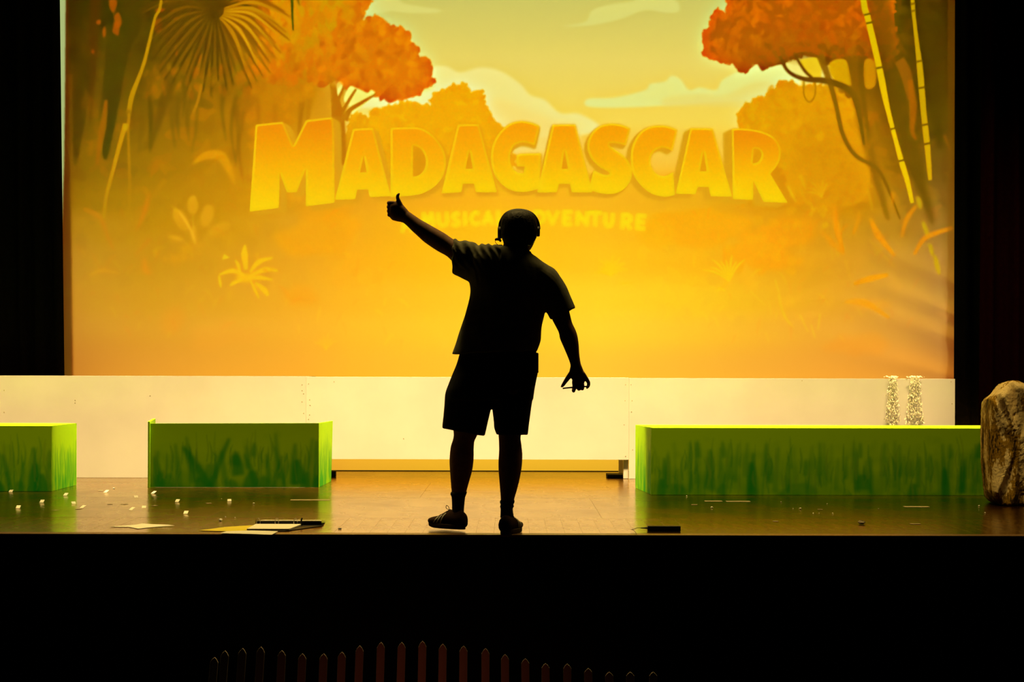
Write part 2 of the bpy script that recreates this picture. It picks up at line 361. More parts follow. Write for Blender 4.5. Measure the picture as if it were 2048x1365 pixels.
    F(smooth([(855,140),(890,132),(920,145),(960,135),(1000,142),(1040,168),(1060,190),(1090,200),(1120,226),(1160,228),(1200,258),(1120,275),(990,262),(960,200),(900,190),(860,210),(760,215),(700,215),(720,195),(860,180)]), (247,229,128), .95, 3)
    F(smooth([(980,200),(1060,222),(1110,240),(1150,250),(1150,300),(1000,300)]), (252,220,110), .8, 8)
    F(smooth([(1176,198),(1230,195),(1290,180),(1300,168),(1330,163),(1342,152),(1360,158),(1378,180),(1400,175),(1432,180),(1445,160),(1480,142),(1520,130),(1560,130),(1600,155),(1590,175),(1500,200),(1400,206),(1280,214),(1180,214)]), (236,230,125), .95, 2.5)
    F(smooth([(1330,196),(1400,188),(1450,190),(1510,165),(1560,170),(1500,210),(1400,212),(1330,212)]), (240,216,104), .7, 4)
    # middle distance trees
    def gold(x, y): return (250, 172 + pr.uniform(-5, 8) - (y - 200) * .02, 0)
    cv.foliage([(738,238),(760,222),(800,208),(830,212),(862,214),(868,195),(885,184),(905,178),(930,172),(940,190),(960,186),(966,212),(978,228),(985,246),(1002,256),(1010,285),(1010,340),(735,340)], [(250,175,0)], 150, 10, (250,172,0), .7, .6, 1.2, gold)
    cv.foliage([(700,240),(718,230),(732,240),(732,262),(730,300),(690,300)], [(245,170,0)], 14, 6, (242,165,0), .8)
    # left orange crown
    def lc(x, y):
        t = min(1, max(0, (x - 560) / 280)); c = pr.choice([(235,128,0),(240,136,0),(246,142,0),(228,118,0)])
        return (c[0] - 22 * (1 - t), c[1] - 4 * (1 - t) - max(0, y - 120) * .15, 0)
    F(smooth([(640,140),(700,170),(690,250),(700,330),(560,330),(500,220),(540,120)]), (214,132,0), .8, 14)
    cv.foliage([(560,-60),(700,-60),(735,-20),(736,8),(722,28),(722,48),(745,38),(766,46),(784,58),(802,62),(815,76),(820,90),(832,98),(832,112),(856,124),(858,150),(862,165),(842,172),(836,182),(818,192),(796,190),(784,200),(762,190),(740,178),(720,186),(706,182),(690,172),(668,160),(640,170),(600,150),(560,160),(520,140),(520,40)], [(235,128,0)], 420, 10, (232,124,0), .75, .7, 1, lc)
    for k in range(60): B(pr.uniform(640,700), pr.uniform(-100,30), pr.uniform(6,13), (pr.uniform(215,232), pr.uniform(138,152), 0), .7, 1)
    # bright gaps under the crown and the fork
    for g in ([(665,165),(670,164),(668,180),(664,178)], [(674,166),(686,164),(682,190),(672,196),(674,180)], [(690,188),(700,172),(712,176),(722,180),(735,186),(742,180),(748,190),(706,228),(700,215),(688,202)]):
        F(smooth(g, 3), (246,222,92), 1, 1)
    ST([(676,330),(676,240),(668,190),(662,150)], [34,26,14,8], (206,126,0), 1, 1)
    ST([(688,240),(700,220),(722,206),(752,188)], [16,9,7,3], (208,132,0), 1, .8)
    ST([(684,225),(698,200),(712,178)], [8,6,4], (208,130,0), 1, .8); ST([(672,205),(682,186),(690,165)], [7,5,3], (206,126,0), 1, .8)
    # golden leaf sprays hanging in front
    for k in range(170):
        x = pr.uniform(545, 668); y = pr.uniform(-120, 118 - abs(x - 610) * .25)
        B(x, y, pr.uniform(7, 13), (222 + pr.uniform(-10, 12), 140 + pr.uniform(-8, 12), 0), .75, 1, 7, .35, 1.4, .7, pr.uniform(.8, 2.2))
    for k in range(46):
        x = pr.uniform(490, 672); y = 118 + pr.uniform(-6, 34) - abs(x - 560) * .06
        B(x, y, pr.uniform(6, 10), (216 + pr.uniform(-10, 10), 118 + pr.uniform(-4, 20), 0), .75, 1, 7, .3, .6, 1.6, pr.uniform(-.4, .4))
    # leafy murk: clumps tinted from what lies under them
    def murk(n, x0, x1, y0, y1, d, r0, r1, al=.5, sx=1.2, sy=.9, warm=0):
        for k in range(n):
            x, y = pr.uniform(x0, x1), pr.uniform(y0, y1); b = cv.a[min(PH - 1, max(0, int(y) - PY0)), min(PW - 1, int(x) - PX0)].copy(); q = pr.uniform(-d, d)
            B(x, y, pr.uniform(r0, r1), np.clip(b + np.array((q + warm * pr.random(), q * .62, 0)), 0, 255), al, pr.uniform(.8, 2), 8, .4, sx, sy, pr.uniform(0, 3))
    murk(260, 138, 520, -150, 360, 20, 5, 18, .5, .8, 1.5, 12); murk(150, 480, 690, 130, 400, 16, 5, 13, .55, 1, 1, 14); murk(160, 1600, 1895, 150, 430, 16, 5, 15, .5, .7, 1.5, 8)
    murk(120, 1700, 1895, -150, 160, 14, 6, 18, .5, .6, 2, 6); murk(160, 150, 800, 360, 600, 9, 5, 16, .45); murk(150, 1280, 1890, 400, 640, 9, 5, 16, .45)
    for k in range(16):
        x = pr.uniform(280, 660); y = pr.uniform(150, 230); l = pr.uniform(60, 150); b = cv.a[int(y) - PY0, int(x) - PX0].copy()
        ST([(x, y), (x + pr.uniform(-10, 6), y + l * .5), (x + pr.uniform(-14, 8), y + l)], [pr.uniform(5, 14), pr.uniform(4, 12), 1], b * pr.uniform(.86, .95), .7, 2.2)
    # dark trunks on the left
    for p, w, c, a in (([(160,-150),(168,100),(150,330)], [60,50,4], (92,60,0), .5), ([(200,-150),(188,60),(180,250)], [26,20,3], (110,58,0), .5),
                       ([(262,-150),(256,30),(234,110),(216,240),(210,320)], [66,56,44,32,4], (98,68,0), .85), ([(345,-150),(345,120),(320,230),(300,300)], [30,26,18,2], (125,80,0), .6),
                       ([(300,120),(290,200),(278,300)], [30,20,2], (135,88,0), .5)):
        ST(p, w, c, a, 2.5)
    for x, y, r, sx, sy in ((197,44,5,1,1),(208,64,5,.7,2.2),(236,40,10,.8,1.5),(232,56,9,.8,1.6),(226,5,9,.8,2),(321,20,9,1.2,.6),(316,48,13,.6,1.3),(352,20,7,1.8,.5),(352,36,7,1.8,.5),(396,112,6,.6,2.3),(346,142,7,.8,1.2),(352,100,5,.6,2.2),(186,103,4,.8,1.2)):
        B(x, y, r, (176,88,0), .75, 1.6, 9, .2, sx, sy)
    ST([(212,200),(206,250),(198,300),(194,330)], [6,14,10,5], (172,98,0), .8, 2)
    # palm head
    cx, cy = 430, 20
    for k in range(44):
        a = math.radians(-40 + 260 * k / 43.) ; R = pr.uniform(120, 165)
        ex, ey = cx + R * math.cos(a) * .98, cy + R * math.sin(a) * .9 + 26
        mx, my = cx + R * .5 * math.cos(a), cy + R * .55 * math.sin(a) - 14 * abs(math.cos(a))
        right = max(0, math.cos(a)) * (1 if a < 1.2 else .5)
        dark = (112 + 62 * right, 72 + 30 * right, 0)
        ST([(cx, cy), (mx, my), (ex, ey)], [3, 9, 2], dark, .85, 1.1)
        if k % 2 == 0:
            lit = (140 + 72 * right, 90 + 48 * right, 2)
            ST([(cx + 12 * math.cos(a), cy + 10 * math.sin(a)), (mx + 4, my + 6), (ex + 3, ey + 5)], [1, 5.5, 1], lit, .85, 1)
    for k in range(14):
        a = math.radians(195 + 150 * k / 13.); R = pr.uniform(90, 140)
        ST([(cx, cy), (cx + R * .5 * math.cos(a), cy + R * .55 * math.sin(a)), (cx + R * math.cos(a), cy + R * math.sin(a) * .8 + 20)], [3, 8, 2], (118, 76, 0), .8, 1.2)
    B(cx, cy, 26, (110,70,0), .8, 7)
    for a, c in ((12, (214,146,8)), (24, (208,140,6)), (35, (210,142,6)), (48, (212,144,8)), (60, (196,128,2)), (2, (206,138,2)), (-10, (200,130,5))):
        q = math.radians(a)
        ST([(cx + 18 * math.cos(q), cy + 18 * math.sin(q)), (cx + 75 * math.cos(q), cy + 62 * math.sin(q) - 5), (cx + 128 * math.cos(q) , cy + 118 * math.sin(q) + 24)], [2, 7, 2], c, .95, .9)
    ST([(584,-60),(584,0),(586,62)], [8,6,2.5], (122,96,0), .95, .8); ST([(594,-40),(596,0),(600,12)], [7,4,1], (128,96,0), .8, 1)
    # small hanging leaves under the palm
    for k in range(60):
        x = pr.uniform(290, 500); y = pr.uniform(130, 190)
        B(x, y, pr.uniform(4, 9), (172 + pr.uniform(-20, 20), 108 + pr.uniform(-12, 12), 0), .35, 1.5, 7, .3, .7, 1.7, pr.uniform(-.5, .5))
    # bamboo on the left
    ST([(326,-150),(322,0),(310,35),(297,90),(285,135),(264,190),(258,222)], [5,5,5,6,7,10,9], (186,130,2), .95, 1)
    ST([(250,250),(236,300),(222,355),(213,390),(207,438)], [10,8,7,6,5], (198,136,4), .95, 1)
    ST([(258,222),(256,262),(257,300),(259,380),(256,440)], [6,5,5,6,3], (190,130,0), .8, 1)
    F([(253,218),(264,220),(262,228),(252,226)], (160,106,0), .9, 1); F([(245,246),(256,248),(254,262),(246,260)], (196,142,4), .9, 1)
    ST([(402,168),(396,200),(386,226)], [3,5,3], (196,128,6), .8, 1)
    # shrub with big leaf, mid left
    for p, w, c in (([(386,328),(410,312),(440,312),(458,340),(470,370)], [2,16,20,14,4], (228,148,2)), ([(400,345),(350,380)], [3,2], (195,128,0)), ([(330,360),(300,400)], [10,2], (200,132,4)),
                    ([(298,385),(290,420),(272,462)], [3,9,2], (222,128,8)), ([(168,418),(200,436),(214,470),(226,500)], [4,8,7,3], (212,128,12)), ([(300,478),(270,510)], [8,3], (216,134,14)),
                    ([(176,552),(205,541),(240,548)], [2,8,2], (226,146,20))):
        ST(p, w, c, .85, 1.6)
    # broad lily leaves
    for x, y, r, sx, sy, rot in ((385,410,15,.75,1.25,0),(414,432,17,.75,1.35,.25),(362,440,17,.8,1.5,-.5),(440,458,17,.6,1.5,1.1),(388,470,10,.7,2,0),(352,476,10,1.6,.6,.2)):
        B(x, y, r, (226,154,14), .8, 1.5, 12, .06, sx, sy, rot)
    ST([(356,422),(368,438),(384,466),(390,488)], [2,4,4,2], (238,166,24), .8, 1); ST([(386,430),(386,480)], [2,3], (236,164,22), .7, 1)
    for k in range(14): B(pr.uniform(330,400), pr.uniform(490,520), pr.uniform(4,9), (232,150,8), .45, 2)
    F([(304,500),(314,498),(318,510),(308,516)], (226,150,12), .8, 1); F([(448,508),(460,516),(444,520)], (250,186,16), .9, 1)
    F(smooth([(284,520),(290,515),(298,540),(306,548),(286,546)]), (236,140,14), .7, 2)
    # bright palm-like plant
    for p, w in (([(492,540),(489,510),(490,490)], [8,14,3]), ([(500,545),(518,524),(545,516)], [5,11,3]), ([(500,552),(530,540),(556,542)], [5,11,3]), ([(495,556),(520,556),(545,560)], [5,10,3]),
                 ([(490,552),(465,542),(438,550)], [6,10,3]), ([(484,560),(468,566),(460,572)], [6,8,3]), ([(438,552),(440,566),(442,576)], [4,6,2]), ([(500,560),(510,580),(518,598)], [3,7,2]), ([(510,566),(528,580),(536,592)], [4,12,6]), ([(480,545),(476,530),(470,520)], [5,8,2])):
        ST(p, w, (252,184,8), .9, 1)
    B(492, 556, 12, (250,182,8), .9, 3, 9, .2, 1.6, .7)
    # orange haze shrubs left of the figure and around
    for x, y, r, sx, sy, c, a in ((640,470,60,1.3,.8,(255,166,2),.5),(600,590,22,1.6,.9,(250,160,14),.5),(650,420,35,1.5,.6,(252,160,6),.4),(345,640,20,1.2,1.3,(236,150,26),.5),(440,670,40,1.6,.7,(246,164,38),.4),
                                   (1400,455,55,1.9,.6,(255,168,0),.75),(1520,500,46,1.2,.9,(255,164,0),.8),(1310,470,30,1.4,1.1,(255,178,4),.6),(1580,460,40,1.3,.8,(252,156,4),.6),(1560,520,30,1.3,.6,(252,158,6),.5),(1740,610,22,2,.5,(248,158,24),.5),(1720,690,38,1.7,.6,(246,156,34),.5)):
        B(x, y, r, c, a, 6, 14, .25, sx, sy)
    for k in range(70): B(pr.gauss(1530, 50), pr.gauss(490, 26), pr.uniform(5, 12), (255, 166 + pr.uniform(-6, 8), 2), .35, 1.6)
    for k in range(26): B(pr.gauss(1635, 12), pr.gauss(400, 24), pr.uniform(4, 8), (250, 172, 6), .5, 1.4)
    # right bush, gold
    def rb(x, y):
        t = min(1, max(0, (x - 1500) / 180)); return (242 - 18 * t + pr.uniform(-5, 5), 166 - 24 * t + pr.uniform(-6, 6), 0)
    cv.foliage([(1482,252),(1480,232),(1490,216),(1508,214),(1512,202),(1536,196),(1540,186),(1556,182),(1560,170),(1580,168),(1600,176),(1640,172),(1700,200),(1730,260),(1730,400),(1600,400),(1560,330),(1500,300)], [(240,165,0)], 260, 10, (236,156,0), .7, .55, 1.3, rb)
    F(smooth([(1600,250),(1680,240),(1740,300),(1740,420),(1640,420),(1590,330)]), (226,144,0), .6, 16)
    for x, y, sx in ((1592,250,1.5),(1640,272,1),(1568,262,.6)): B(x, y, 10, (246,166,2), .6, 1.5, 9, .2, sx, .8, 2.4)
    # right orange crown
    def rc(x, y):
        t = min(1, max(0, (x - 1430) / 130)); b = min(1, max(0, (y - 40) / 70))
        c = np.array((226,108,0)) * (1 - t * b) + np.array((158,92,0)) * t * b
        if 1590 < x < 1680 and y < 80: c = np.array((206,96,0))
        return tuple(c + pr.uniform(-8, 8) * np.array((1, .6, 0)))
    cv.foliage([(1460,-100),(1458,0),(1460,18),(1448,36),(1438,24),(1426,40),(1424,56),(1412,64),(1410,80),(1414,96),(1410,108),(1424,112),(1444,122),(1466,120),(1480,136),(1494,138),(1502,118),(1512,124),(1530,132),(1556,126),(1590,114),(1612,106),(1640,118),(1668,126),(1700,118),(1730,122),(1780,130),(1790,60),(1740,-100)], [(200,95,0)], 520, 9, (190,94,0), .75, .7, 1, rc)
    # openings and limbs of the right tree
    F(smooth([(1608,118),(1640,118),(1640,160),(1618,150),(1600,125)]), (232,184,20), .9, 1.5)
    F(smooth([(1657,132),(1668,120),(1692,120),(1700,150),(1702,172),(1668,160)], 3), (222,158,0), .9, 1.2); F(smooth([(1729,122),(1748,122),(1752,165),(1740,178),(1728,168)], 3), (214,140,0), .9, 1.2)
    LB = (146,92,0)
    ST([(1560,112),(1576,142),(1608,158),(1652,162),(1696,178),(1715,210),(1728,290)], [6,7,9,13,12,12,4], LB, .95, 1)
    ST([(1590,110),(1608,140),(1624,156)], [5,6,6], LB, .95, 1); ST([(1640,110),(1658,160),(1672,210),(1686,270),(1712,312),(1760,345),(1800,440)], [16,12,9,9,9,8,2], (160,102,0), .85, 1.2)
    ST([(1706,110),(1716,190),(1736,290),(1776,440)], [22,24,24,6], (158,100,0), .6, 3); ST([(1722,110),(1724,170),(1738,280)], [12,12,2], (138,88,0), .5, 2)
    ST([(1608,162),(1608,190),(1619,204),(1630,190),(1630,165)], 2.5, (170,118,0), .8, .8)
    # big dark stalks and bamboo on the right
    ST([(1750,-150),(1765,60),(1790,180),(1830,330),(1866,450)], [40,44,46,34,4], (122,82,0), .55, 5); ST([(1860,-150),(1862,100),(1880,300)], [60,48,8], (104,70,0), .5, 6)
    for p, w, c, a in (([(1800,-20),(1798,20)], [9,7], (140,85,0), .7), ([(1782,40),(1800,90),(1812,110)], [6,8,4], (148,88,0), .6), ([(1798,120),(1812,150),(1820,200)], [22,24,10], (172,102,10), .7),
                       ([(1820,160),(1826,210),(1824,260),(1832,280)], [10,16,10,5], (188,106,2), .7), ([(1888,270),(1900,300)], [7,3], (160,98,8), .7)): ST(p, w, c, a, 1.8)
    def bamboo(pts, w, c0, c1, nodes):
        P = smooth(pts, 8, False); W = np.interp(np.linspace(0, 1, len(P)), np.linspace(0, 1, len(w)), w)
        for i in range(0, len(P) - 1):
            t = i / len(P); c = np.array(c0) * (1 - t) + np.array(c1) * t
            ST([P[i], P[i + 1] + (P[i + 1] - P[i]) * .15], [W[i], W[i + 1]], c, .95, .5, 0)
        for y in nodes:
            x = np.interp(y, P[:, 1], P[:, 0]); q = np.interp(y, P[:, 1], W) / 2
            ST([(x - q, y + 1), (x + q + 2, y - 2)], 3.5, (130,86,0), .9, .6, 0)
    bamboo([(1716,-150),(1727,0),(1735,34),(1747,85),(1758,135),(1771,200),(1785,258),(1802,322),(1814,362),(1824,406)], [10,12,12,12,12,13,9,8,11,9,7], (214,166,2), (240,182,2), (29,46,136,258,322,-90))
    bamboo([(1820,-150),(1825,0),(1829,45),(1834,90),(1838,122),(1842,165),(1846,215),(1851,262),(1855,300),(1860,360)], [9,8,7,8,10,12,12,11,12,11,7], (180,136,2), (212,156,8), (8,22,123,176,250,288,-80))
    for x, y, sy in ((1851,460,3),(1862,500,2.4),(1874,530,3.2),(1838,405,2.5)): B(x, y, 6, (214,164,14), .75, 1.8, 9, .2, .8, sy, -.3)
    # spiky plants on the right
    for p, w, c, a in (([(1668,412),(1672,450),(1686,505)], [4,14,6], (250,152,4), .85), ([(1740,436),(1756,470),(1790,512)], [5,14,4], (248,152,8), .85), ([(1832,412),(1812,440),(1803,476)], [5,9,3], (240,144,10), .8),
                       ([(1828,510),(1846,480),(1868,468),(1905,456)], [5,9,9,6], (240,146,14), .8), ([(1640,460),(1664,486),(1688,510)], [4,12,4], (248,152,8), .7), ([(1706,470),(1716,440),(1718,420)], [4,9,3], (244,150,8), .7),
                       ([(1708,568),(1740,558),(1776,550)], [5,12,6], (252,160,8), .85), ([(1690,604),(1730,606),(1780,636)], [5,14,5], (250,160,16), .7), ([(1740,480),(1790,535)], [5,3], (236,156,20), .5),
                       ([(1690,520),(1702,560)], [5,3], (242,162,20), .5), ([(1786,385),(1784,410)], [9,3], (232,140,6), .7), ([(1735,380),(1745,420)], [8,3], (240,160,10), .6), ([(1575,372),(1592,404)], [6,3], (248,180,14), .7), ([(1600,350),(1612,380)], [9,3], (246,172,6), .6)):
        ST(p, w, c, a, 1.6)
    def tuft(x, y, R, c, n=7, a0=200, a1=340, w=4, al=.85):
        for k in range(n):
            q = math.radians(a0 + (a1 - a0) * k / (n - 1)); r = R * pr.uniform(.75, 1.05)
            ST([(x, y), (x + .5 * r * math.cos(q), y + .55 * r * math.sin(q) - 3), (x + r * math.cos(q), y + r * math.sin(q) + 3)], [2, w, 1], c, al, 1)
    tuft(1458, 562, 58, (252,196,8), 8, 205, 305); ST([(1430,583),(1440,578),(1452,582)], [2,6,2], (252,192,10), .8, 1)
    tuft(1222, 552, 44, (255,204,6), 8, 195, 335, 5, .75); ST([(1240,568),(1260,566)], [6,3], (255,200,10), .7, 1); tuft(1384, 572, 26, (250,190,14), 5, 195, 330, 3, .6)
    tuft(652, 700, 40, (255,188,24), 6, 215, 320, 5, .4); tuft(1644, 395, 40, (246,172,8), 6, 200, 290, 4, .6)
    for p in ([(1500,583),(1530,610)], [(1556,590),(1568,630),(1586,655)], [(1600,630),(1616,664)], [(1622,650),(1630,676)], [(1640,628),(1636,660)], [(1550,560),(1562,600)]):
        ST(p, [3,6,2], (250,188,20), .6, 1.3)
    for k in range(70):   # faint ground plants
        x = pr.uniform(1300, 1850); y = pr.uniform(430, 690); q = pr.uniform(-2.4, -.7); r = pr.uniform(14, 40); b = cv.a[int(y) - PY0, int(x) - PX0]
        ST([(x, y), (x + .5 * r * math.cos(q), y + .6 * r * math.sin(q)), (x + r * math.cos(q), y + r * math.sin(q) + 4)], [2, 5, 1], b + np.array((6, pr.choice((-9, 8)), -8)), .5, 1.3)
    for k in range(80):
        x = pr.uniform(170, 860); y = pr.uniform(380, 700); q = pr.uniform(-2.6, -.5); r = pr.uniform(14, 40); b = cv.a[int(y) - PY0, int(x) - PX0]
        ST([(x, y), (x + .5 * r * math.cos(q), y + .6 * r * math.sin(q)), (x + r * math.cos(q), y + r * math.sin(q) + 4)], [2, 7, 1], b + np.array((7, pr.choice((-7, 7)), -6)), .45, 1.6)
    cv.a = blur(cv.a, .6); cv.a = cv.a + .45 * (cv.a - blur(cv.a, 14)) + .25 * (cv.a - blur(cv.a, 4))
    cv.a = np.clip(cv.a, 0, 255).astype(np.float32)
    # the title: faces, rims and the thick sides going back to the middle
    for ch, P in letters():
        cx = np.mean([p[0] for p in P[0]]); dx = (1030 - cx) * .036; top = min(p[1] for p in P[0]); bot = max(p[1] for p in P[0])
        for k in range(8, 0, -1):
            t = k / 8
            cv.fill([[(x + dx * t, y + 8 * t) for x, y in Q] for Q in P[:1]], (224 - 2 * t, 154 + 4 * t, 18), .8 if k > 1 else .4, 1.8)
        cv.fill([[(x, y) for x, y in Q] for Q in P[:1]], (228,150,4), .9, 2.2)
    for ch, P in letters():
        cx = np.mean([p[0] for p in P[0]]); top = min(p[1] for p in P[0]); bot = max(p[1] for p in P[0]); x0 = int(min(p[0] for p in P[0])) - 6; x1 = int(max(p[0] for p in P[0])) + 6; y0 = int(top) - 6; y1 = int(bot) + 6
        m = mask_poly(P, x0, y0, x1 - x0, y1 - y0)
        e = np.clip((blur(m, 2.4) - .86) / .11, 0, 1) * m                      # the inside, away from the edge
        sh = blur(m, 1.4)
        lit = np.clip(np.roll(sh, (-2, -2), (0, 1)) - np.roll(sh, (2, 2), (0, 1)), 0, 1)   # rims that face up and left
        y = np.clip((np.arange(y0, y1) - top) / (bot - top), 0, 1)[:, None, None]
        ct = (246,136,0) if ch in 'MR' and bot - top > 128 else (255,158,0)
        face = np.where(y < .5, np.array(ct) + (np.array((255,178,0)) - np.array(ct)) * y * 2, np.array((255,178,0)) + np.array((0,34,0)) * (y - .5) * 2)
        rim = np.array((255,202,12)) + np.array((0,16,0)) * y + 0 * face
        low = face * np.array((.99, .93, 1))
        col = face * e[..., None] + (1 - e[..., None]) * (rim * np.clip(.62 + lit * 1.6, 0, 1)[..., None] + low * (1 - np.clip(.62 + lit * 1.6, 0, 1)[..., None]))
        v = cv.a[y0 - PY0:y1 - PY0, x0 - PX0:x1 - PX0]
        v[...] = v * (1 - m[..., None]) + col * m[..., None]
    # second line of the title
    word = [('A',803,822,431,463,-6),('M',846,866,427,452,-5),('U',877,894,427,452,-4),('S',905,918,427,452,-3),('I',928,932,426,450,-2),('C',942,957,425,450,-2),('A',967,985,424,449,-1),('L',996,1009,423,448,0),
            ('A',1036,1056,423,447,0),('D',1070,1088,424,447,1),('V',1095,1115,424,448,1),('E',1128,1142,424,449,1),('N',1155,1174,425,450,2),('T',1180,1201,426,451,2),('U',1210,1225,428,453,3),('R',1245,1261,430,457,4),('E',1275,1289,432,457,5)]
    tx = Canvas(790, 410, 520, 64, (0, 0, 0))
    for ch, xa, xb, ya, yb, r in word:
        r = math.radians(r); mx, my = (xa + xb) / 2, (ya + yb) / 2
        for line in SK[ch]:
            q = [(xa + u * (xb - xa) - mx, ya + v * (yb - ya) - my) for u, v in line]
            q = [(mx + a * math.cos(r) - b * math.sin(r), my + a * math.sin(r) + b * math.cos(r)) for a, b in q]
            for a, b in zip(q[:-1], q[1:]):
                d = math.hypot(b[0] - a[0], b[1] - a[1]) + 1e-6; ux, uy = (b[0] - a[0]) / d * 2.2, (b[1] - a[1]) / d * 2.2
                tx.stroke([(a[0] - ux, a[1] - uy), (b[0] + ux, b[1] + uy)], 7.6, (1, 1, 1), 1, .3, 0)
    m = blur(np.clip(tx.a, 0, 1), 1.2)[..., :1] * .95
    v = cv.a[410 - PY0:474 - PY0, 790 - PX0:1310 - PX0]
    hl = np.clip(blur(tx.a, 4.5)[..., :1] * 1.6, 0, 1) * .55
    v[...] = v * (1 - hl) + np.array((248,170,12)) * hl
    v[...] = v * (1 - m) + np.array((255,228,10)) * m
    # beyond the projector's picture the cloth is darker at the right, and pale and dark bands run down its left edge, light and shade painted into the emission
    F([(1895,-150),(1922,-150),(1922,960),(1896,960)], (150,86,8), .38, 1.2)
    F([(112,-150),(138,-150),(137,100),(141,420),(148,960),(112,960)], (118,66,0), .80, 1.8)
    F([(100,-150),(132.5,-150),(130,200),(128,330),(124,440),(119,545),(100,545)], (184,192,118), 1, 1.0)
    return np.clip(blur(cv.a, .7), 0, 255)
# ------------------------------------------------------------ the setting
def structure(o): o['kind'] = 'structure'; return o
STAGE_B, HOUSE = 8.2, -1.06
# stage floor: dark painted hardboard sheets, a strip of narrow boards in front and a nosing along the edge
def floor_material(name, c0, c1, r0, r1, scale=2.2, bump=.0004, fleck=True):
    m = mat(name, c0, .3, .6); N, L, b = nodes(m)
    b.inputs['Coat Weight'].default_value = .72; b.inputs['Metallic'].default_value = .7; b.inputs['Specular Tint'].default_value = (1, .80, .28, 1); b.inputs['Coat Roughness'].default_value = .16; b.inputs['Coat IOR'].default_value = 1.5; b.inputs['Coat Tint'].default_value = (1, .82, .30, 1)
    tc = N.new('ShaderNodeTexCoord'); mp = N.new('ShaderNodeMapping'); mp.inputs['Scale'].default_value = (1, .6, 1); L.new(tc.outputs['Object'], mp.inputs[0])
    a = N.new('ShaderNodeTexNoise'); a.inputs['Scale'].default_value = scale; a.inputs['Detail'].default_value = 8; L.new(mp.outputs[0], a.inputs['Vector'])
    rp = N.new('ShaderNodeValToRGB'); rp.color_ramp.elements[0].position = .35; rp.color_ramp.elements[1].position = .7
    rp.color_ramp.elements[0].color = (*c0, 1); rp.color_ramp.elements[1].color = (*c1, 1); L.new(a.outputs[0], rp.inputs[0])
    # scuffs: fine long scratches and dust specks in the paint
    s = N.new('ShaderNodeTexNoise'); s.inputs['Scale'].default_value = 55; s.inputs['Detail'].default_value = 6; s.inputs['Roughness'].default_value = .75
    mp2 = N.new('ShaderNodeMapping'); mp2.inputs['Scale'].default_value = (.35, .12, 1); mp2.inputs['Rotation'].default_value = (0, 0, .5); L.new(tc.outputs['Object'], mp2.inputs[0]); L.new(mp2.outputs[0], s.inputs['Vector'])
    r2 = N.new('ShaderNodeValToRGB'); r2.color_ramp.elements[0].position = .53; r2.color_ramp.elements[1].position = .74; L.new(s.outputs[0], r2.inputs[0])
    mx = N.new('ShaderNodeMix'); mx.data_type = 'RGBA'; mx.inputs[7].default_value = (c1[0] * 2.6 + .02, c1[1] * 2.6 + .02, c1[2] * 2.6 + .01, 1)
    L.new(r2.outputs[0], mx.inputs[0]); L.new(rp.outputs[0], mx.inputs[6]); L.new(mx.outputs[2], b.inputs['Base Color'])
    mr = N.new('ShaderNodeMapRange'); mr.inputs[1].default_value = .3; mr.inputs[2].default_value = .7; mr.inputs[3].default_value = r0; mr.inputs[4].default_value = r1
    L.new(a.outputs[0], mr.inputs[0]); L.new(mr.outputs[0], b.inputs['Roughness'])
    bp = N.new('ShaderNodeBump'); bp.inputs['Distance'].default_value = bump; bp.inputs['Strength'].default_value = .6; L.new(s.outputs[0], bp.inputs['Height']); L.new(bp.outputs[0], b.inputs['Normal'])
    return m
M_floor = floor_material('scuffed_dark_floor_paint', (.042, .016, .003), (.066, .028, .005), .20, .36)
M_board = floor_material('worn_brown_boards', (.065, .030, .004), (.092, .046, .006), .20, .34, 5)
M_nose = mottle(mat('edge_board', (.16, .08, .02), .35, .5), (.12, .06, .022), (.2, .10, .04), 4, 6, (.5, 6, 1))
fl = structure(MB().box((-9, 0, -.06), (9, STAGE_B, -.010)).build('floor', M_black))
FRONT0, FRONT1 = .10, 1.12
def floor_piece(name, lo, hi, m, me=None, at=None):
    if me is None: return MB().box(lo, hi).build(name, m, fl, bevel=.0005)
    o = bpy.data.objects.new(name, me); o.parent = fl; COL.objects.link(o); o.location = at; return o
floor_piece('edge_board', (-9, -.012, -.012), (9, FRONT0 - .003, 0), M_nose)
sheet0 = floor_piece('hardboard_sheet', (0, 0, -.010), (2.44 - .0012, 1.775 - .0012, 0), M_floor)
for j in range(4):
    for i in range(8):
        at = (-9.2 + i * 2.44 + (1.22 if j % 2 else 0) - (.5 if j == 2 else 0), FRONT1 + j * 1.775, random.uniform(-.0006, 0))
        if i == 0 and j == 0: sheet0.location = at
        else: floor_piece('hardboard_sheet', 0, 0, 0, sheet0.data, at)
plank0 = floor_piece('floor_board', (0, 0, -.010), (.0994, FRONT1 - FRONT0 - .001, 0), M_board)
n = 0
for j in range(1):
    for i in range(140):
        at = (-7 + i * .1, FRONT0, -random.uniform(0, .0007))
        if n == 0: plank0.location = at
        else: floor_piece('floor_board', 0, 0, 0, plank0.data, at)
        n += 1
structure(MB().box((-9, .02, HOUSE), (9, .10, -.0605)).build('wall_front', mottle(mat('black_apron_paint', (.006, .006, .006), .8, .1), (.004, .004, .004), (.008, .007, .006), 5)))
structure(MB().box((-12, -13, HOUSE - .1), (12, 0.02, HOUSE)).build('floor_auditorium', mottle(mat('dark_carpet', (.01, .008, .008), .95, .1), (.007, .006, .006), (.013, .01, .01), 60)))
structure(MB().box((-9, STAGE_B, -.06), (9, STAGE_B + .1, 7.5)).build('wall_back', mottle(mat('black_wall', (.006, .006, .006), .9, .1), (.005, .005, .005), (.008, .008, .008), 4)))
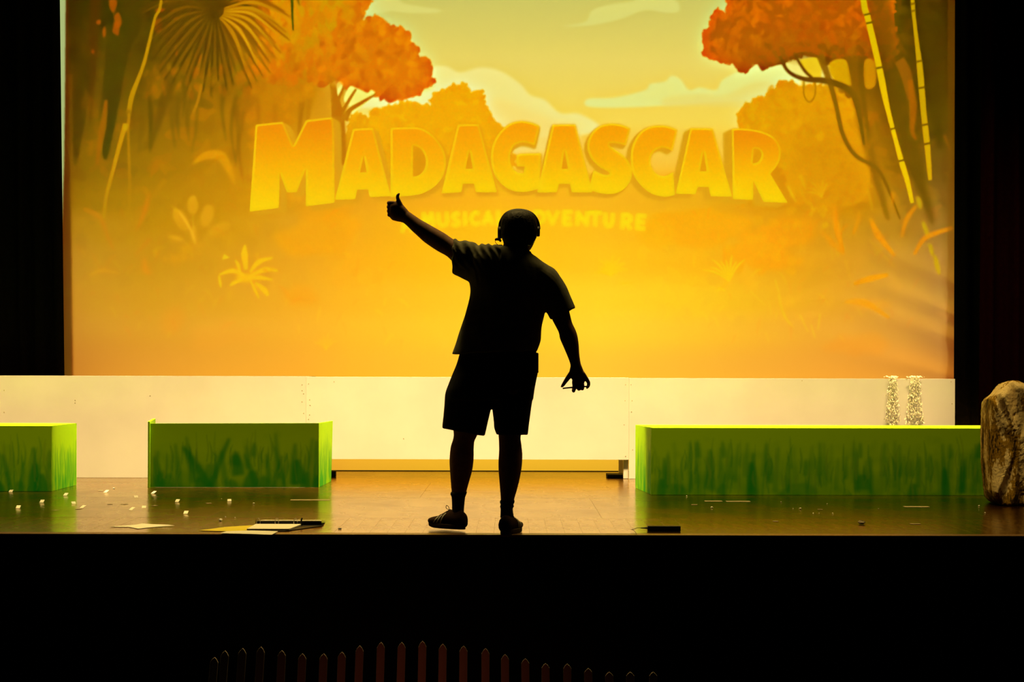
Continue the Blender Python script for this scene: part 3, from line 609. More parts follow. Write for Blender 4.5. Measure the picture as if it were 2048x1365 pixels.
# ------------------------------------------------------------ the projected backdrop
CY = 6.42
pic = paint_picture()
def s2l(a): a = a / 255.; return np.where(a <= .04045, a / 12.92, ((a + .055) / 1.055) ** 2.4)
xs = np.concatenate([np.arange(114, 1918, 1.5), [1918]]); ys = np.concatenate([np.arange(-150, 0, 5.), np.arange(0, 600, 1.6), np.arange(600, 946, 3.), [946]])
XX, YY = np.meshgrid(xs, ys)
fx = np.clip(XX - PX0 - .5, 0, PW - 1.001); fy = np.clip(YY - PY0 - .5, 0, PH - 1.001); ix = fx.astype(int); iy = fy.astype(int); tx = (fx - ix)[..., None]; ty = (fy - iy)[..., None]
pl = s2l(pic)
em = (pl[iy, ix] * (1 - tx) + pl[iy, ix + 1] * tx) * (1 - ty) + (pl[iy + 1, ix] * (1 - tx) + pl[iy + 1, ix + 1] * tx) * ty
u = XX - 1024; v = YY - 682.5; u, v = u + ROLL * v, v - ROLL * u; Zc = CY + DIST
VX = u * Zc / FPX; VZ = EYE - (v + 682.5 - HORIZON) * Zc / FPX
# the strip lights add their own warm wash: what they add is not projected
def wash(x, z):
    t = np.clip(z, .05, 9)[..., None]
    return np.array((.055, .028, .001)) + np.array((.25, .13, .004)) * np.exp(-t / 1.9)
em = np.clip(em - wash(VX, VZ), em * .04, None)
# cloth: hardly any relief, but pulled into fans of folds at the lower right edge
VY = np.zeros_like(VX) + CY
qx = (1935 - XX) / 330.; fan = np.clip(1 - qx, 0, 1) ** 1.5
for k, (y0, sl, wd, am) in enumerate(((690, .42, 15, 1.), (765, .34, 13, 1.), (640, .46, 12, .8), (845, .26, 15, .9), (575, .48, 14, .5), (880, .2, 10, .5))):
    yy = y0 - 8 - (1910 - XX) * sl + ((1910 - XX) / 330.) ** 2 * 42
    VY += .085 * am * fan * np.exp(-.5 * ((YY - yy) / (wd * (.75 + qx))) ** 2)
VY += .004 * np.sin(VX * 3.1 + np.sin(VZ * 1.3)) + .003 * np.sin(VX * 9.3 + VZ * 1.1)
me = bpy.data.meshes.new('cloth'); H, W = XX.shape
me.vertices.add(H * W); me.vertices.foreach_set('co', np.stack([VX, VY - CY, VZ], -1).astype(np.float32).ravel())
I = np.arange(H * W).reshape(H, W); Q = np.stack([I[1:, :-1], I[1:, 1:], I[:-1, 1:], I[:-1, :-1]], -1).reshape(-1, 4)
me.loops.add(Q.size); me.loops.foreach_set('vertex_index', Q.ravel().astype(np.int32)); me.polygons.add(len(Q)); me.polygons.foreach_set('loop_start', np.arange(0, Q.size, 4, dtype=np.int32)); me.update(calc_edges=True)
me.polygons.foreach_set('use_smooth', np.ones(len(Q), bool))
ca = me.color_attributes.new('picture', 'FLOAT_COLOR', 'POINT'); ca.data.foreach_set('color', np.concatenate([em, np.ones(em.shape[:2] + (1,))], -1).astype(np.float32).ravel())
mc = mat('projection_cloth', (.62, .55, .16), .9, .1); N, L, b = nodes(mc)
at = N.new('ShaderNodeAttribute'); at.attribute_name = 'picture'
tc = N.new('ShaderNodeTexCoord'); wv = N.new('ShaderNodeTexNoise'); wv.inputs['Scale'].default_value = 60; wv.inputs['Detail'].default_value = 3; mr = N.new('ShaderNodeMapRange'); mr.inputs[3].default_value = .97; mr.inputs[4].default_value = 1.03
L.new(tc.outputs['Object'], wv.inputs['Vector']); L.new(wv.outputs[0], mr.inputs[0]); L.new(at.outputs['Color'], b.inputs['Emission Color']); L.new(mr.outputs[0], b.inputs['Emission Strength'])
drop = thing('projection_backdrop', (0, CY, 0), 'tall cloth backdrop carrying a projected orange jungle scene with big title lettering', 'backdrop')
cl = bpy.data.objects.new('cloth', me); cl.parent = drop; COL.objects.link(cl); me.materials.append(mc)
MB().tube([P(112, 942.5, CY - .03), P(1920, 946.7, CY - .03)], .013, 10).build('bottom_pipe', M_plastic, drop, True)
# ------------------------------------------------------------ black masking curtains
def curtain(name, x0, x1, y, z0, z1, m, seed, slant=0., amp=.05, pitch=.17):
    rr = random.Random(seed); n = max(8, int((x1 - x0) / .02)); mz = 14; mb = MB(); ph = rr.random() * 6
    F = []; V = []
    for k, off in ((0, 0), (1, .012)):
        for j in range(mz + 1):
            t = j / mz; z = z0 + (z1 - z0) * t
            for i in range(n + 1):
                x = x0 + (x1 - x0) * i / n; a = amp * (math.sin(2 * math.pi * x / pitch + ph + .5 * math.sin(x * 3)) + .4 * math.sin(x * 61 + t))
                V.append((x + slant * (1 - t), y + a * (1 - .25 * t) + off, z))
    W_ = n + 1; S = (mz + 1) * W_
    for j in range(mz):
        for i in range(n):
            q = (j * W_ + i, j * W_ + i + 1, (j + 1) * W_ + i + 1, (j + 1) * W_ + i); F.append(q); F.append(tuple(S + e for e in q[::-1]))
    for j in range(mz):
        for i in (0, n):
            q = (j * W_ + i, (j + 1) * W_ + i, S + (j + 1) * W_ + i, S + j * W_ + i); F.append(q if i == 0 else q[::-1])
    for i in range(n):
        F.append((i + 1, i, S + i, S + i + 1)); F.append((mz * W_ + i, mz * W_ + i + 1, S + mz * W_ + i + 1, S + mz * W_ + i))
    return mb.add(V, F).build(name, m, None, True)
LX0, LX1 = P(118, 0, 6.14).x, P(127, 752, 6.14).x
z0c = .02; z1c = 6.3; zt = P(118, 0, 6.14).z; zb = P(127, 752, 6.14).z; sl = (LX1 - LX0) / (zt - zb)
tag(curtain('masking_curtain', -8.8, LX0 - sl * (z1c - zt), 6.14, z0c, z1c, M_velour, 1, sl * (z1c - z0c), .035), 'black masking curtain hanging left of the bright backdrop', 'curtain')
tag(curtain('masking_curtain', P(1910.5, 400, 6.14).x, 8.8, 6.14, z0c, z1c, M_velour, 2, 0, .035), 'plain black masking curtain bordering the right edge of the backdrop', 'curtain')
tag(curtain('leg_curtain', P(1968, 500, 4.9).x, 8.8, 4.9, .015, z1c, M_red, 3, -.04, .05, .24), 'very dark red leg curtain at far right, in front of the black one', 'curtain')
# ------------------------------------------------------------ the white riser behind the boxes: three units
RY = 5.26
M_screw = mat('painted_screw', (.45, .36, .2), .6)
def riser(px0, px1, top, bottom, label, screws, legs):
    a, c = P(px0, 755, RY).x, P(px1, 755, RY).x
    zt = P((max(px0, 0) + min(px1, 2048)) / 2, top, RY).z; zb = 0.001 if bottom is None else P((px0 + px1) / 2, bottom, RY).z
    t = thing('riser_platform', ((a + c) / 2, RY + .38, 0), label, 'platform', 'white stage risers')
    g = .0005
    MB().box((a + g, RY, zb), (c - g, RY + .018, zt)).build('front_panel', M_cream, t, bevel=.0006)
    MB().box((a + g, RY + .0185, zt - .019), (c - g, RY + .78, zt)).build('deck_board', M_cream, t, bevel=.002)
    for x in legs(a, c):
        for y in (RY + .06, RY + .70): MB().box((x - .021, y - .038, .001), (x + .021, y + .038, zt - .020)).build('leg', M_cream, t, bevel=.002)
    s = MB()
    for px, py in screws: p = P(px, py, RY - .0005); s.ball(p, (.0038, .0015, .0038), 8, 4)
    o = s.build('screw', M_screw, t); o['kind'] = 'stuff'
    return t
rr = random.Random(4)
riser(-190, 612, 752.6, None, 'left unit of the long white riser, its panel reaching the floor', [(rr.choice((604, 607, 8, 150, 300)), rr.uniform(765, 840)) for k in range(9)] + [(604, 804), (190, 958), (265, 957)], lambda a, c: (a + .1, c - .08))
riser(612, 1258, 755, 919.5, 'middle unit of the long white riser, open gap beneath its panel', [(617, 768), (619, 800), (620, 811), (619, 830), (617, 839), (668, 764), (1251, 770), (1250, 802), (1251, 913), (1248, 850), (807, 878)], lambda a, c: (a + .06, (c - .024)))
riser(1258, 1910, 757.6, None, 'right unit of the long white riser, two tinsel garlands over its edge', [(1264, 802), (1263, 824), (1262, 770), (1265, 900), (1904, 808), (1902, 764), (1604, 762)], lambda a, c: (a + .08, c - .08))
# a dark bar lying under the middle unit
p0, p1 = P(1213, 950, 5.5), P(1246.5, 950, 5.5)
tag(MB().box((p0.x, 5.35, .0005), (p1.x, 5.60, .030)).build('timber_offcut', M_black, None, bevel=.003), 'short black bar on the floor under the open riser gap', 'timber')
tag(MB().box((P(652, 940, 5.3).x, 5.42, .0005), (P(668, 940, 5.3).x, 5.50, .05)).build('timber_offcut', M_black, None, bevel=.003), 'small black block peeping out behind the middle green box', 'timber')
# ------------------------------------------------------------ green grass boxes
def paint_panel(name, corners, parent, strokes, wpx, hpx, thick, res=2.0, seed=1, label=None, blotch=1.):
    """a board with brush strokes painted on it; corners = bottom-left, bottom-right, top-right, top-left of the face (seen from outside)"""
    bl, br, tr, tl = [Vector(c) for c in corners]; nrm = (br - bl).cross(tl - bl).normalized()
    rr = random.Random(seed); rn = np.random.RandomState(seed)
    cv = Canvas(0, 0, int(wpx), int(hpx), (0, 0, 0)); Y, X = np.mgrid[0:cv.h, 0:cv.w]
    n1 = blur(rn.rand(cv.h, cv.w).astype(np.float32), 7); n1 = (n1 - n1.mean()) / (n1.std() + 1e-6)
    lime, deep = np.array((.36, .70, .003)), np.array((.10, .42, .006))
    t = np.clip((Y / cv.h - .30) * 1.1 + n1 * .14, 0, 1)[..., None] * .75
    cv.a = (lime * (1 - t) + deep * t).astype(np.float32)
    for x, y0, y1, dx, w, a in strokes:
        cv.stroke([(x, y1), (x + dx * .45, (y0 + y1) / 2), (x + dx, y0)], [w * 1.3, w * 1.2, w * .5], (.008, .32, .022), min(1, a * 1.1), 2.6)
    for k in range(int(wpx * .5 * blotch)):      # dry-brush streaks
        x = rr.uniform(0, wpx); y1 = rr.uniform(.55, 1.08) * hpx; l = rr.uniform(.12, .5) * hpx
        cv.stroke([(x, y1), (x + rr.uniform(-4, 4), y1 - l * .5), (x + rr.uniform(-6, 6), y1 - l)], [2.5, rr.uniform(2, 6), 1], rr.choice(((.02, .30, .03), (.03, .34, .03), (.20, .44, .02))), rr.uniform(.2, .5), .9)
    nx, ny = max(2, int(wpx / res)), max(2, int(hpx / res)); V = []; C = []
    for j in range(ny + 1):
        for i in range(nx + 1):
            a, b_ = i / nx, j / ny
            V.append((bl * (1 - a) + br * a) * (1 - b_) + (tl * (1 - a) + tr * a) * b_)
            C.append(cv.a[min(cv.h - 1, int((1 - b_) * (cv.h - 1))), min(cv.w - 1, int(a * (cv.w - 1)))])
    F = [(j * (nx + 1) + i, j * (nx + 1) + i + 1, (j + 1) * (nx + 1) + i + 1, (j + 1) * (nx + 1) + i) for j in range(ny) for i in range(nx)]
    m = len(V); off = -nrm * thick
    V += [bl + off, br + off, tr + off, tl + off]; C += [lime * .9] * 4; c0 = (0, nx, ny * (nx + 1) + nx, ny * (nx + 1))
    F.append((m + 3, m + 2, m + 1, m)); F.append(tuple([m, m + 1] + list(range(nx, -1, -1)))); F.append(tuple([m + 2, m + 3] + list(range(c0[3], c0[2] + 1))))
    F.append(tuple([m + 1, m + 2] + [j * (nx + 1) + nx for j in range(ny, -1, -1)])); F.append(tuple([m + 3, m] + [j * (nx + 1) for j in range(ny + 1)]))
    o = MB().add(V, F).build(name, M_grass, parent)
    ca = o.data.color_attributes.new('paint', 'FLOAT_COLOR', 'POINT'); ca.data.foreach_set('color', np.concatenate([np.array(C), np.ones((len(C), 1))], 1).astype(np.float32).ravel())
    return o
M_grass = mat('painted_grass', (.3, .5, .02), .7, .08); N, L, b = nodes(M_grass)
at = N.new('ShaderNodeAttribute'); at.attribute_name = 'paint'; L.new(at.outputs['Color'], b.inputs['Base Color'])
nz = N.new('ShaderNodeTexNoise'); nz.inputs['Scale'].default_value = 40; tc = N.new('ShaderNodeTexCoord'); mp = N.new('ShaderNodeMapping'); mp.inputs['Scale'].default_value = (1, 1, .12); bp = N.new('ShaderNodeBump'); bp.inputs['Distance'].default_value = .002; bp.inputs['Strength'].default_value = .5
L.new(tc.outputs['Object'], mp.inputs[0]); L.new(mp.outputs[0], nz.inputs['Vector']); L.new(nz.outputs[0], bp.inputs['Height']); L.new(bp.outputs[0], b.inputs['Normal'])
M_lime = mottle(mat('lime_paint', (.36, .55, .005), .7, .1), (.34, .74, .003), (.40, .80, .004), 5)
def strokes_for(pts): return pts
rs = random.Random(21)
def grass(wpx, hpx, n, seed, lean=14):
    rs = random.Random(seed); out = []
    for k in range(n):
        x = (k + rs.uniform(.1, .9)) * wpx / n; y1 = hpx * rs.uniform(.82, 1.05); l = hpx * rs.uniform(.3, .72); out.append((x, y1 - l, y1, rs.uniform(-lean, lean), rs.uniform(4, 10), rs.uniform(.3, .75)))
    for k in range(n): out.append((rs.uniform(0, wpx), hpx * rs.uniform(.75, .9), hpx * 1.02, rs.uniform(-6, 6), rs.uniform(8, 16), rs.uniform(.3, .7)))
    return out
def face_point(px_bottom, py_bottom, py_top, yy=None):
    g = G(px_bottom, py_bottom) ; return g, P(px_bottom, py_top, g.y)
# left box, cut by the frame
g1 = G(103, 983.5); g2 = G(145, 973.0); bw = 2.1
t = thing('grass_box', (g1.x - bw / 2, (g1.y + g2.y) / 2, 0), 'green grass-painted box at the left edge, closed lime top', 'box', 'grass boxes on the stage')
H1 = P(103, 853, g1.y).z; H2 = H1; TH = .012
D = Vector((g2.x - g1.x, max(.75, g2.y - g1.y), 0)); U = Vector((0, 0, H1))
fl0 = Vector((g1.x - bw, g1.y + .01, .0008)); fr0 = Vector((g1.x, g1.y, .0008))
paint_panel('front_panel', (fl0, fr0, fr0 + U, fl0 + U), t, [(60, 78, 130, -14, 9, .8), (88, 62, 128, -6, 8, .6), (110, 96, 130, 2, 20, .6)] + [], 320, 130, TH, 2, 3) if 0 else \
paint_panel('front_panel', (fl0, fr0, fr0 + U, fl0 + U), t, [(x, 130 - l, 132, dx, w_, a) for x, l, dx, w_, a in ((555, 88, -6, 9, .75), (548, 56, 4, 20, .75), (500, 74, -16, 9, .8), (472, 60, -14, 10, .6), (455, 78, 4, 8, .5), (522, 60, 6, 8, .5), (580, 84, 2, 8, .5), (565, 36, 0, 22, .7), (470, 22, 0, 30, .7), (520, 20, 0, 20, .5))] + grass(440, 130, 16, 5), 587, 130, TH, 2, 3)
fr1 = fr0 + D
paint_panel('side_panel', (fr0, fr1, fr1 + U, fr0 + U), t, grass(220, 130, 13, 8, 4), 220, 130, TH, 2, 4, blotch=1.3)
bl1 = fl0 + D
MB().prism([fl0 + U + Vector((0, .012, 0)), fr0 + U + Vector((0, .012, 0)), fr1 + U, bl1 + U], (0, 0, -TH)).build('top_panel', M_lime, t)
MB().prism([bl1, fr1, fr1 + U * .97, bl1 + U * .97], (0, -TH, 0)).build('back_panel', M_lime, t)
# middle box: open on top, three painted boards
g1 = G(300, 975.3); g2 = G(637, 975.6)
t = thing('grass_box', ((g1.x + g2.x) / 2, g1.y + .45, 0), 'green grass-painted box left of the standing person, open on top', 'box', 'grass boxes on the stage')
H = P(300, 847.5, g1.y).z; U = Vector((0, 0, H)); H2 = P(637, 847.0, g1.y).z
st = [(120 + 0, 30, 128, 38, 11, .7), (118, 46, 128, -52, 13, .75), (60, 40, 128, -10, 9, .5), (84, 26, 120, -12, 8, .5), (96, 50, 118, -30, 9, .5), (22, 66, 126, -14, 11, .6), (8, 54, 126, 8, 9, .45), (176, 62, 104, -6, 20, .7), (168, 56, 84, 4, 18, .6),
      (150, 54, 120, -8, 9, .5), (210, 60, 126, -22, 9, .55), (246, 64, 128, 18, 8, .6), (238, 60, 120, -6, 8, .6), (256, 20, 110, -6, 10, .45), (268, 46, 126, -20, 8, .5), (285, 40, 122, 4, 12, .55), (297, 72, 122, -4, 22, .75), (312, 30, 126, 12, 9, .45),
      (330, 34, 126, 2, 10, .6), (200, 94, 130, 8, 26, .7), (226, 104, 130, 0, 22, .6), (162, 112, 130, 0, 22, .6), (98, 106, 130, 0, 16, .7), (120, 80, 130, 0, 24, .5), (40, 100, 130, -4, 22, .5), (18, 96, 130, 4, 16, .6), (310, 96, 130, 4, 16, .6), (334, 104, 130, 0, 18, .7), (205, 38, 66, 2, 10, .5), (196, 44, 90, -6, 8, .4)]
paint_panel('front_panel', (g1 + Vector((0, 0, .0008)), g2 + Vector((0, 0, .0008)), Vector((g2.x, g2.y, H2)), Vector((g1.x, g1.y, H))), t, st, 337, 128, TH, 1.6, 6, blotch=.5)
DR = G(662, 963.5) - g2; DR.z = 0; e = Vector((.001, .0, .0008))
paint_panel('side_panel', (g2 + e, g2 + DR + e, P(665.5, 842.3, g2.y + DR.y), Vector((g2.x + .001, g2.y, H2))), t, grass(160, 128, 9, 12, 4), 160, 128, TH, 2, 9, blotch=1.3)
qx0, qx1 = P(296.2, 850, g1.y).x, g1.x - .0015; bk = P(306, 850, g1.y + .9).x
MB().prism([(qx0, g1.y - .012, .0008), (qx1, g1.y - .012, .0008), (bk + .02, g1.y + .9, .0008), (bk, g1.y + .9, .0008)], (0, 0, P(297, 844.0, g1.y).z)).build('side_panel', M_lime, t)
# right box, long and closed
g1 = G(1302, 990.2); g2 = G(1270.5, 976.4); rx = G(1987, 991.5)
t = thing('grass_box', ((g1.x + rx.x) / 2, g1.y + .5, 0), 'long green grass-painted box at right, bright lime top', 'box', 'grass boxes on the stage')
H = P(1302, 856.5, g1.y).z; U = Vector((0, 0, H)); e = Vector((0, 0, .0008)); right = Vector((P(2022, 990, g1.y).x, g1.y + .02, 0)); D = Vector((g2.x - g1.x, g2.y - g1.y, 0))
st = []
for x in (1335, 1340, 1352, 1362, 1380, 1392, 1398, 1412, 1424, 1442, 1452, 1462, 1470, 1490, 1500, 1506, 1528, 1536, 1550, 1562, 1575, 1590, 1610, 1618, 1640, 1650, 1660, 1672, 1690, 1710, 1716, 1730, 1742, 1765, 1790, 1800, 1812, 1822, 1836, 1856, 1880, 1890, 1898, 1926, 1930, 1946, 1956, 1960, 1976):
    k = rs.random(); st.append((x - 1302, 24 + rs.uniform(0, 40), rs.uniform(95, 132), rs.uniform(-7, 7), rs.uniform(5, 11), rs.uniform(.22, .6)))
for x, y0, y1, w_, a in ((1505, 68, 134, 18, .7), (1330, 60, 120, 10, .6), (1322, 100, 134, 14, .7), (1442, 110, 134, 16, .6), (1725, 92, 124, 26, .6), (1892, 80, 134, 14, .8), (1924, 62, 130, 12, .8), (1958, 28, 60, 12, .7), (1900, 30, 60, 8, .5), (1448, 26, 60, 9, .5), (1396, 26, 60, 10, .5), (1540, 60, 110, 10, .5), (1720, 28, 60, 8, .5), (1598, 110, 134, 60, .4), (1350, 112, 134, 40, .5), (1825, 110, 134, 16, .6)):
    st.append((x - 1302, y0, y1, rs.uniform(-4, 4), w_, a))
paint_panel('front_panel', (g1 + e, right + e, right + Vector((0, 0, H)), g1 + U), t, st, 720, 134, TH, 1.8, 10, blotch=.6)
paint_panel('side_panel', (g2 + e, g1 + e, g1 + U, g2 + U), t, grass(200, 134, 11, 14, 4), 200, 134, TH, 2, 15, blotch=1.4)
MB().prism([g1 + U + Vector((0, .012, 0)), right + U + Vector((0, .012, 0)), right + D + U + Vector((.1, 0, 0)), g2 + U], (0, 0, -TH)).build('top_panel', M_lime, t)
MB().prism([g2 + e, right + D + e, right + D + U * .97, g2 + U * .97], (0, -TH, 0)).build('back_panel', M_lime, t)
# ------------------------------------------------------------ boulder at the right edge
gb = G(2010, 1013); yb = gb.y
out = [(1985,800),(1990,795),(2000,785),(2011,773),(2019,766),(2028,762),(2046,763),(2070,774),(2100,800),(2118,850),(2124,930),(2120,990),(2104,1012),(2040,1016),(2022,1015),(2004,1012),(1994,1004),(1987,985),(1984,930),(1984,860)]
t = thing('boulder_prop', (P(2050, 900, yb).x, yb + .2, 0), 'brown speckled stage boulder cut by the right edge of the photo', 'boulder')
mb = MB(); RR = []
cx, cz = P(2052, 900, yb).x, .42
for dy, sc in ((.0, .90), (.03, .985), (.10, 1.), (.25, .98), (.38, .9), (.46, .72)):
    r_ = []
    for i, (a, b_) in enumerate(out):
        q = P(a, b_, yb); z = cz + (q.z - cz) * (sc if q.z > cz else 1); r_.append(Vector((cx + (q.x - cx) * sc, yb + dy + .03 * math.sin(i * 2.1), max(z, .002))))
    RR.append(r_)
mb.rings(RR)
def rock_relief(co):
    from mathutils import noise
    return np.array([.005 * noise.fractal(Vector(c) * 7, 1, 2, 4) + .002 * noise.noise(Vector(c) * 60) for c in co])
M_rock = mat('sponged_rock_paint', (.3, .2, .08), .85, .2); N, L, b = nodes(M_rock)
tc = N.new('ShaderNodeTexCoord'); mp = N.new('ShaderNodeMapping'); mp.inputs['Scale'].default_value = (1.2, 1, .42); mp.inputs['Rotation'].default_value = (0, .25, 0); L.new(tc.outputs['Object'], mp.inputs[0])
big = N.new('ShaderNodeTexNoise'); big.inputs['Scale'].default_value = 6; big.inputs['Detail'].default_value = 3; L.new(mp.outputs[0], big.inputs['Vector'])
fin = N.new('ShaderNodeTexNoise'); fin.inputs['Scale'].default_value = 75; fin.inputs['Detail'].default_value = 5; L.new(mp.outputs[0], fin.inputs['Vector'])
ad = N.new('ShaderNodeMath'); ad.operation = 'MULTIPLY_ADD'; ad.inputs[1].default_value = .34; L.new(fin.outputs[0], ad.inputs[0]); L.new(big.outputs[0], ad.inputs[2])
rp = N.new('ShaderNodeValToRGB'); E = rp.color_ramp.elements; E[0].position = .545; E[0].color = (.03, .014, .002, 1); E[1].position = .60; E[1].color = (.30, .165, .012, 1)
q = E.new(.665); q.color = (.36, .20, .014, 1); q = E.new(.685); q.color = (.92, .70, .36, 1); q = E.new(.57); q.color = (.14, .075, .008, 1)
L.new(ad.outputs[0], rp.inputs[0]); L.new(rp.outputs[0], b.inputs['Base Color'])
bp = N.new('ShaderNodeBump'); bp.inputs['Distance'].default_value = .004; L.new(fin.outputs[0], bp.inputs['Height']); L.new(bp.outputs[0], b.inputs['Normal'])
mb.build('stone', M_rock, t, False, remesh=.012, relax=1, rough=rock_relief)
# ------------------------------------------------------------ garlands over the riser edge
M_tinsel = mat('silver_tinsel', (.92, .88, .70), .45, .6, .0)
def garland(px, w0, w1, y1, label, seed):
    rr = random.Random(seed); top = P(px, 757, RY - .02); t = thing('tinsel_garland', (top.x, RY - .02, top.z), label, 'garland', 'garlands over the riser')
    mb = MB(); cords = MB(); s = (RY + DIST) / FPX
    for k in range(7):
        f = (k - 3) / 3.; x0 = top.x + f * w0 * s / 2 * .8; x1 = top.x + f * w1 * s / 2; zb = P(px, y1 - abs(f) * 4 + rr.uniform(-3, 3), RY).z
        yb_ = RY + .05 + rr.uniform(0, .08)
        pts = [(x0, yb_, top.z + .008), (x0, RY - .006, top.z + .010), (x0 * .8 + x1 * .2, RY - .022, top.z - .05), ((x0 + x1) / 2, RY - .02, (top.z + zb) / 2), (x1, RY - .018, zb)]
        cords.tube(pts, .0016, 5, 3)
        for q in range(110):
            u_ = rr.random() ** 1.05; z = top.z + .012 - u_ * (top.z + .012 - zb); x = x0 + (x1 - x0) * u_ + rr.gauss(0, .006)
            y = RY - .016 - rr.random() * .028; l = rr.uniform(.007, .020); w_ = rr.uniform(.002, .005); a = rr.uniform(-.7, .7); b_ = rr.uniform(-1, 1)
            d = Vector((math.sin(a), -.3 * rr.random(), -math.cos(a))); sd = Vector((math.cos(a) * math.cos(b_), math.sin(b_), math.sin(a)))
            c = Vector((x, y, z)); mb.add([c - sd * w_ * .3, c + d * l * .5 - sd * w_, c + d * l, c + d * l * .5 + sd * w_, c + sd * w_ * .3], [(0, 1, 2, 3, 4)])
    for q in range(60):
        c = Vector((top.x + rr.gauss(0, w0 * s * .42), RY - .012 + rr.uniform(-.02, .03), top.z + .006 + rr.random() * .014)); a = rr.uniform(0, 6.28)
        d = Vector((math.cos(a), .2, .35 * math.sin(a))) * .009; sd = Vector((0, .7, .7)) * .004; mb.add([c - d, c - sd, c + d, c + sd], [(0, 1, 2, 3)])
    cords.build('cord', M_stripe, t, True); o = mb.build('tinsel', M_tinsel, t); o['kind'] = 'stuff'
garland(1785, 13, 27, 851, 'narrower silvery tinsel garland hanging over the white riser at left of the pair', 1)
garland(1829, 19, 34, 851, 'wider silvery tinsel garland hanging over the white riser nearest its right end', 2)
# ------------------------------------------------------------ scraps on the floor
def scrap(px, py, w, d, name, label, cat, group, m=M_paper, rot=None, h=.0012, rr=random.Random(9), curl=False):
    g = G(px, py); a = rr.uniform(-.5, .5) if rot is None else rot; M = Matrix.Translation(g + Vector((0, 0, .0006))) @ Matrix.Rotation(a, 4, 'Z') @ (Matrix.Translation((0, 0, d * .22)) @ Matrix.Rotation(R(24), 4, 'X') if curl else Matrix.Identity(4))
    return tag(MB().box((-w / 2, -d / 2, 0), (w / 2, d / 2, h), M).build(name, m), label, cat, group)
conf = [(22,984.5,'white paper square against the foot of the leftmost green box'),(131.5,992,'white paper square just below the right end of the leftmost green box'),
 (212.5,986,'uppermost white paper square midway between the left and middle green boxes'),(272,996,'white paper square close to the left of the middle green box, above a low pair'),
 (307.5,988,'white paper square tucked under the left corner of the middle green box'),(84,1006,'upper of two white paper squares before the leftmost green box'),
 (147,1008.5,'white paper square lower right of the leftmost box, above the lowest of its cluster'),(165.7,1017,'lowest white paper square of the cluster right of the leftmost box'),
 (36.5,1017.5,'lower of two white paper squares before the leftmost green box'),(287.7,1017,'right one of a low pair of white squares left of the middle box'),
 (263.8,1021,'left one of a low pair of white squares left of the middle box'),(354.7,1004.8,'left of two bright white squares before the middle green box'),
 (458.6,1003.5,'right of two bright white squares before the middle green box'),(371.8,1028.5,'white paper bit alone, below the two bright squares before the middle box')]
for k, (x, y, lb) in enumerate(conf): scrap(x, y, .027, .040 if k % 3 else .032, 'paper_scrap', lb, 'scrap', 'bright paper squares left', curl=True)
M_dull = mat('trodden_paper', (.34, .28, .19), .8, .2)
for x, y, lb in ((220,1009.5,'dull trodden scrap, left of a side-by-side pair between the boxes'),(249,1009.5,'dull trodden scrap, right of a side-by-side pair between the boxes'),(309,1012,'dull scrap below the left corner of the middle green box'),
 (111,1021.5,'dull scrap low before the right part of the leftmost green box'),(157,1019,'dull scrap touching the left side of the lowest clustered white square'),(417,1007.5,'dull scrap between the two bright squares before the middle box'),(201,982,'faint dull scrap highest up between the left and middle boxes')):
    scrap(x, y, .034, .045, 'paper_scrap', lb, 'scrap', 'dull paper scraps left', M_dull)
rr = random.Random(5)
def crumb(px, py, r, label, group):
    g = G(px, py); mb = MB().ball(g + Vector((0, 0, r * .55)), (r, r * .9, r * .55), 8, 5)
    mb.v = [(x + rr.uniform(-.2, .2) * r, y + rr.uniform(-.2, .2) * r, max(.0008, z + rr.uniform(-.1, .2) * r)) for x, y, z in mb.v]
    return tag(mb.build('paper_crumb', M_paper), label, 'crumb', group)
for x, y, r, lb in ((227.3,978.5,.008,'tiny white crumb highest up in the gap between left and middle boxes'),(507.5,1008.5,.007,'white crumb to the right of both bright squares before the middle box'),
 (443,999,.004,'tiny speck just above the right bright square before the middle box'),(470,1036.5,.004,'right of two tiny specks above the ring binder'),(451,1035,.004,'left of two tiny specks above the ring binder')):
    crumb(x, y, r, lb, 'crumbs left')
crumb(441, 1043, .013, 'crumpled white paper bit on the floor left of the ring binder', None)
for x, y, r, lb in ((1373,994,.006,'tiny white crumb at the foot of the long green box near its left end'),(1562,1005.5,.006,'tiny crumb upper left of the brightest crumb before the long box'),
 (1423.6,1017,.009,'white crumb below the shorter tape strip before the long box'),(1600.4,1019.2,.009,'brightest white crumb in the middle of the floor before the long box'),(1586,1018.6,.004,'tiny speck just left of the brightest crumb'),
 (1626.5,1028,.005,'left one of three specks in a row on the right floor'),(1638,1027.5,.004,'middle one of three specks in a row on the right floor'),(1665,1028,.005,'right one of three specks in a row on the right floor'),
 (1654,1008.7,.004,'tiny speck above the row of three specks on the right floor'),(1957.8,1013.5,.007,'upper of two white crumbs beside the boulder'),(1970,1027,.005,'lower of two white crumbs beside the boulder'),(1757,1019,.005,'lone speck left of the tape strip nearest the boulder')):
    crumb(x, y, r, lb, 'crumbs right')
for x, y, w_, lb in ((1388.5,1010.3,.04,'dull flat chip lower left of the shorter tape strip'),(1551,1043.5,.03,'dull flat chip near the stage edge, right of the power brick'),(1830,1048.8,.06,'wide dull chip near the stage edge, right of the dark lump')):
    scrap(x, y, w_, .05, 'paper_scrap', lb, 'scrap', 'dull paper scraps right', M_dull, 0)
crumb(1722.5, 1049.5, .022, 'dark crumpled lump on the right floor, largest bit there', None).data.materials[0] = M_dull
scrap(1640, 1019.8, .03, .03, 'paper_scrap', 'thin pale chip right of the white crumb on the right floor', 'scrap', None, M_dull, 0)
M_tape = mat('masking_tape', (.5, .42, .28), .7, .3)
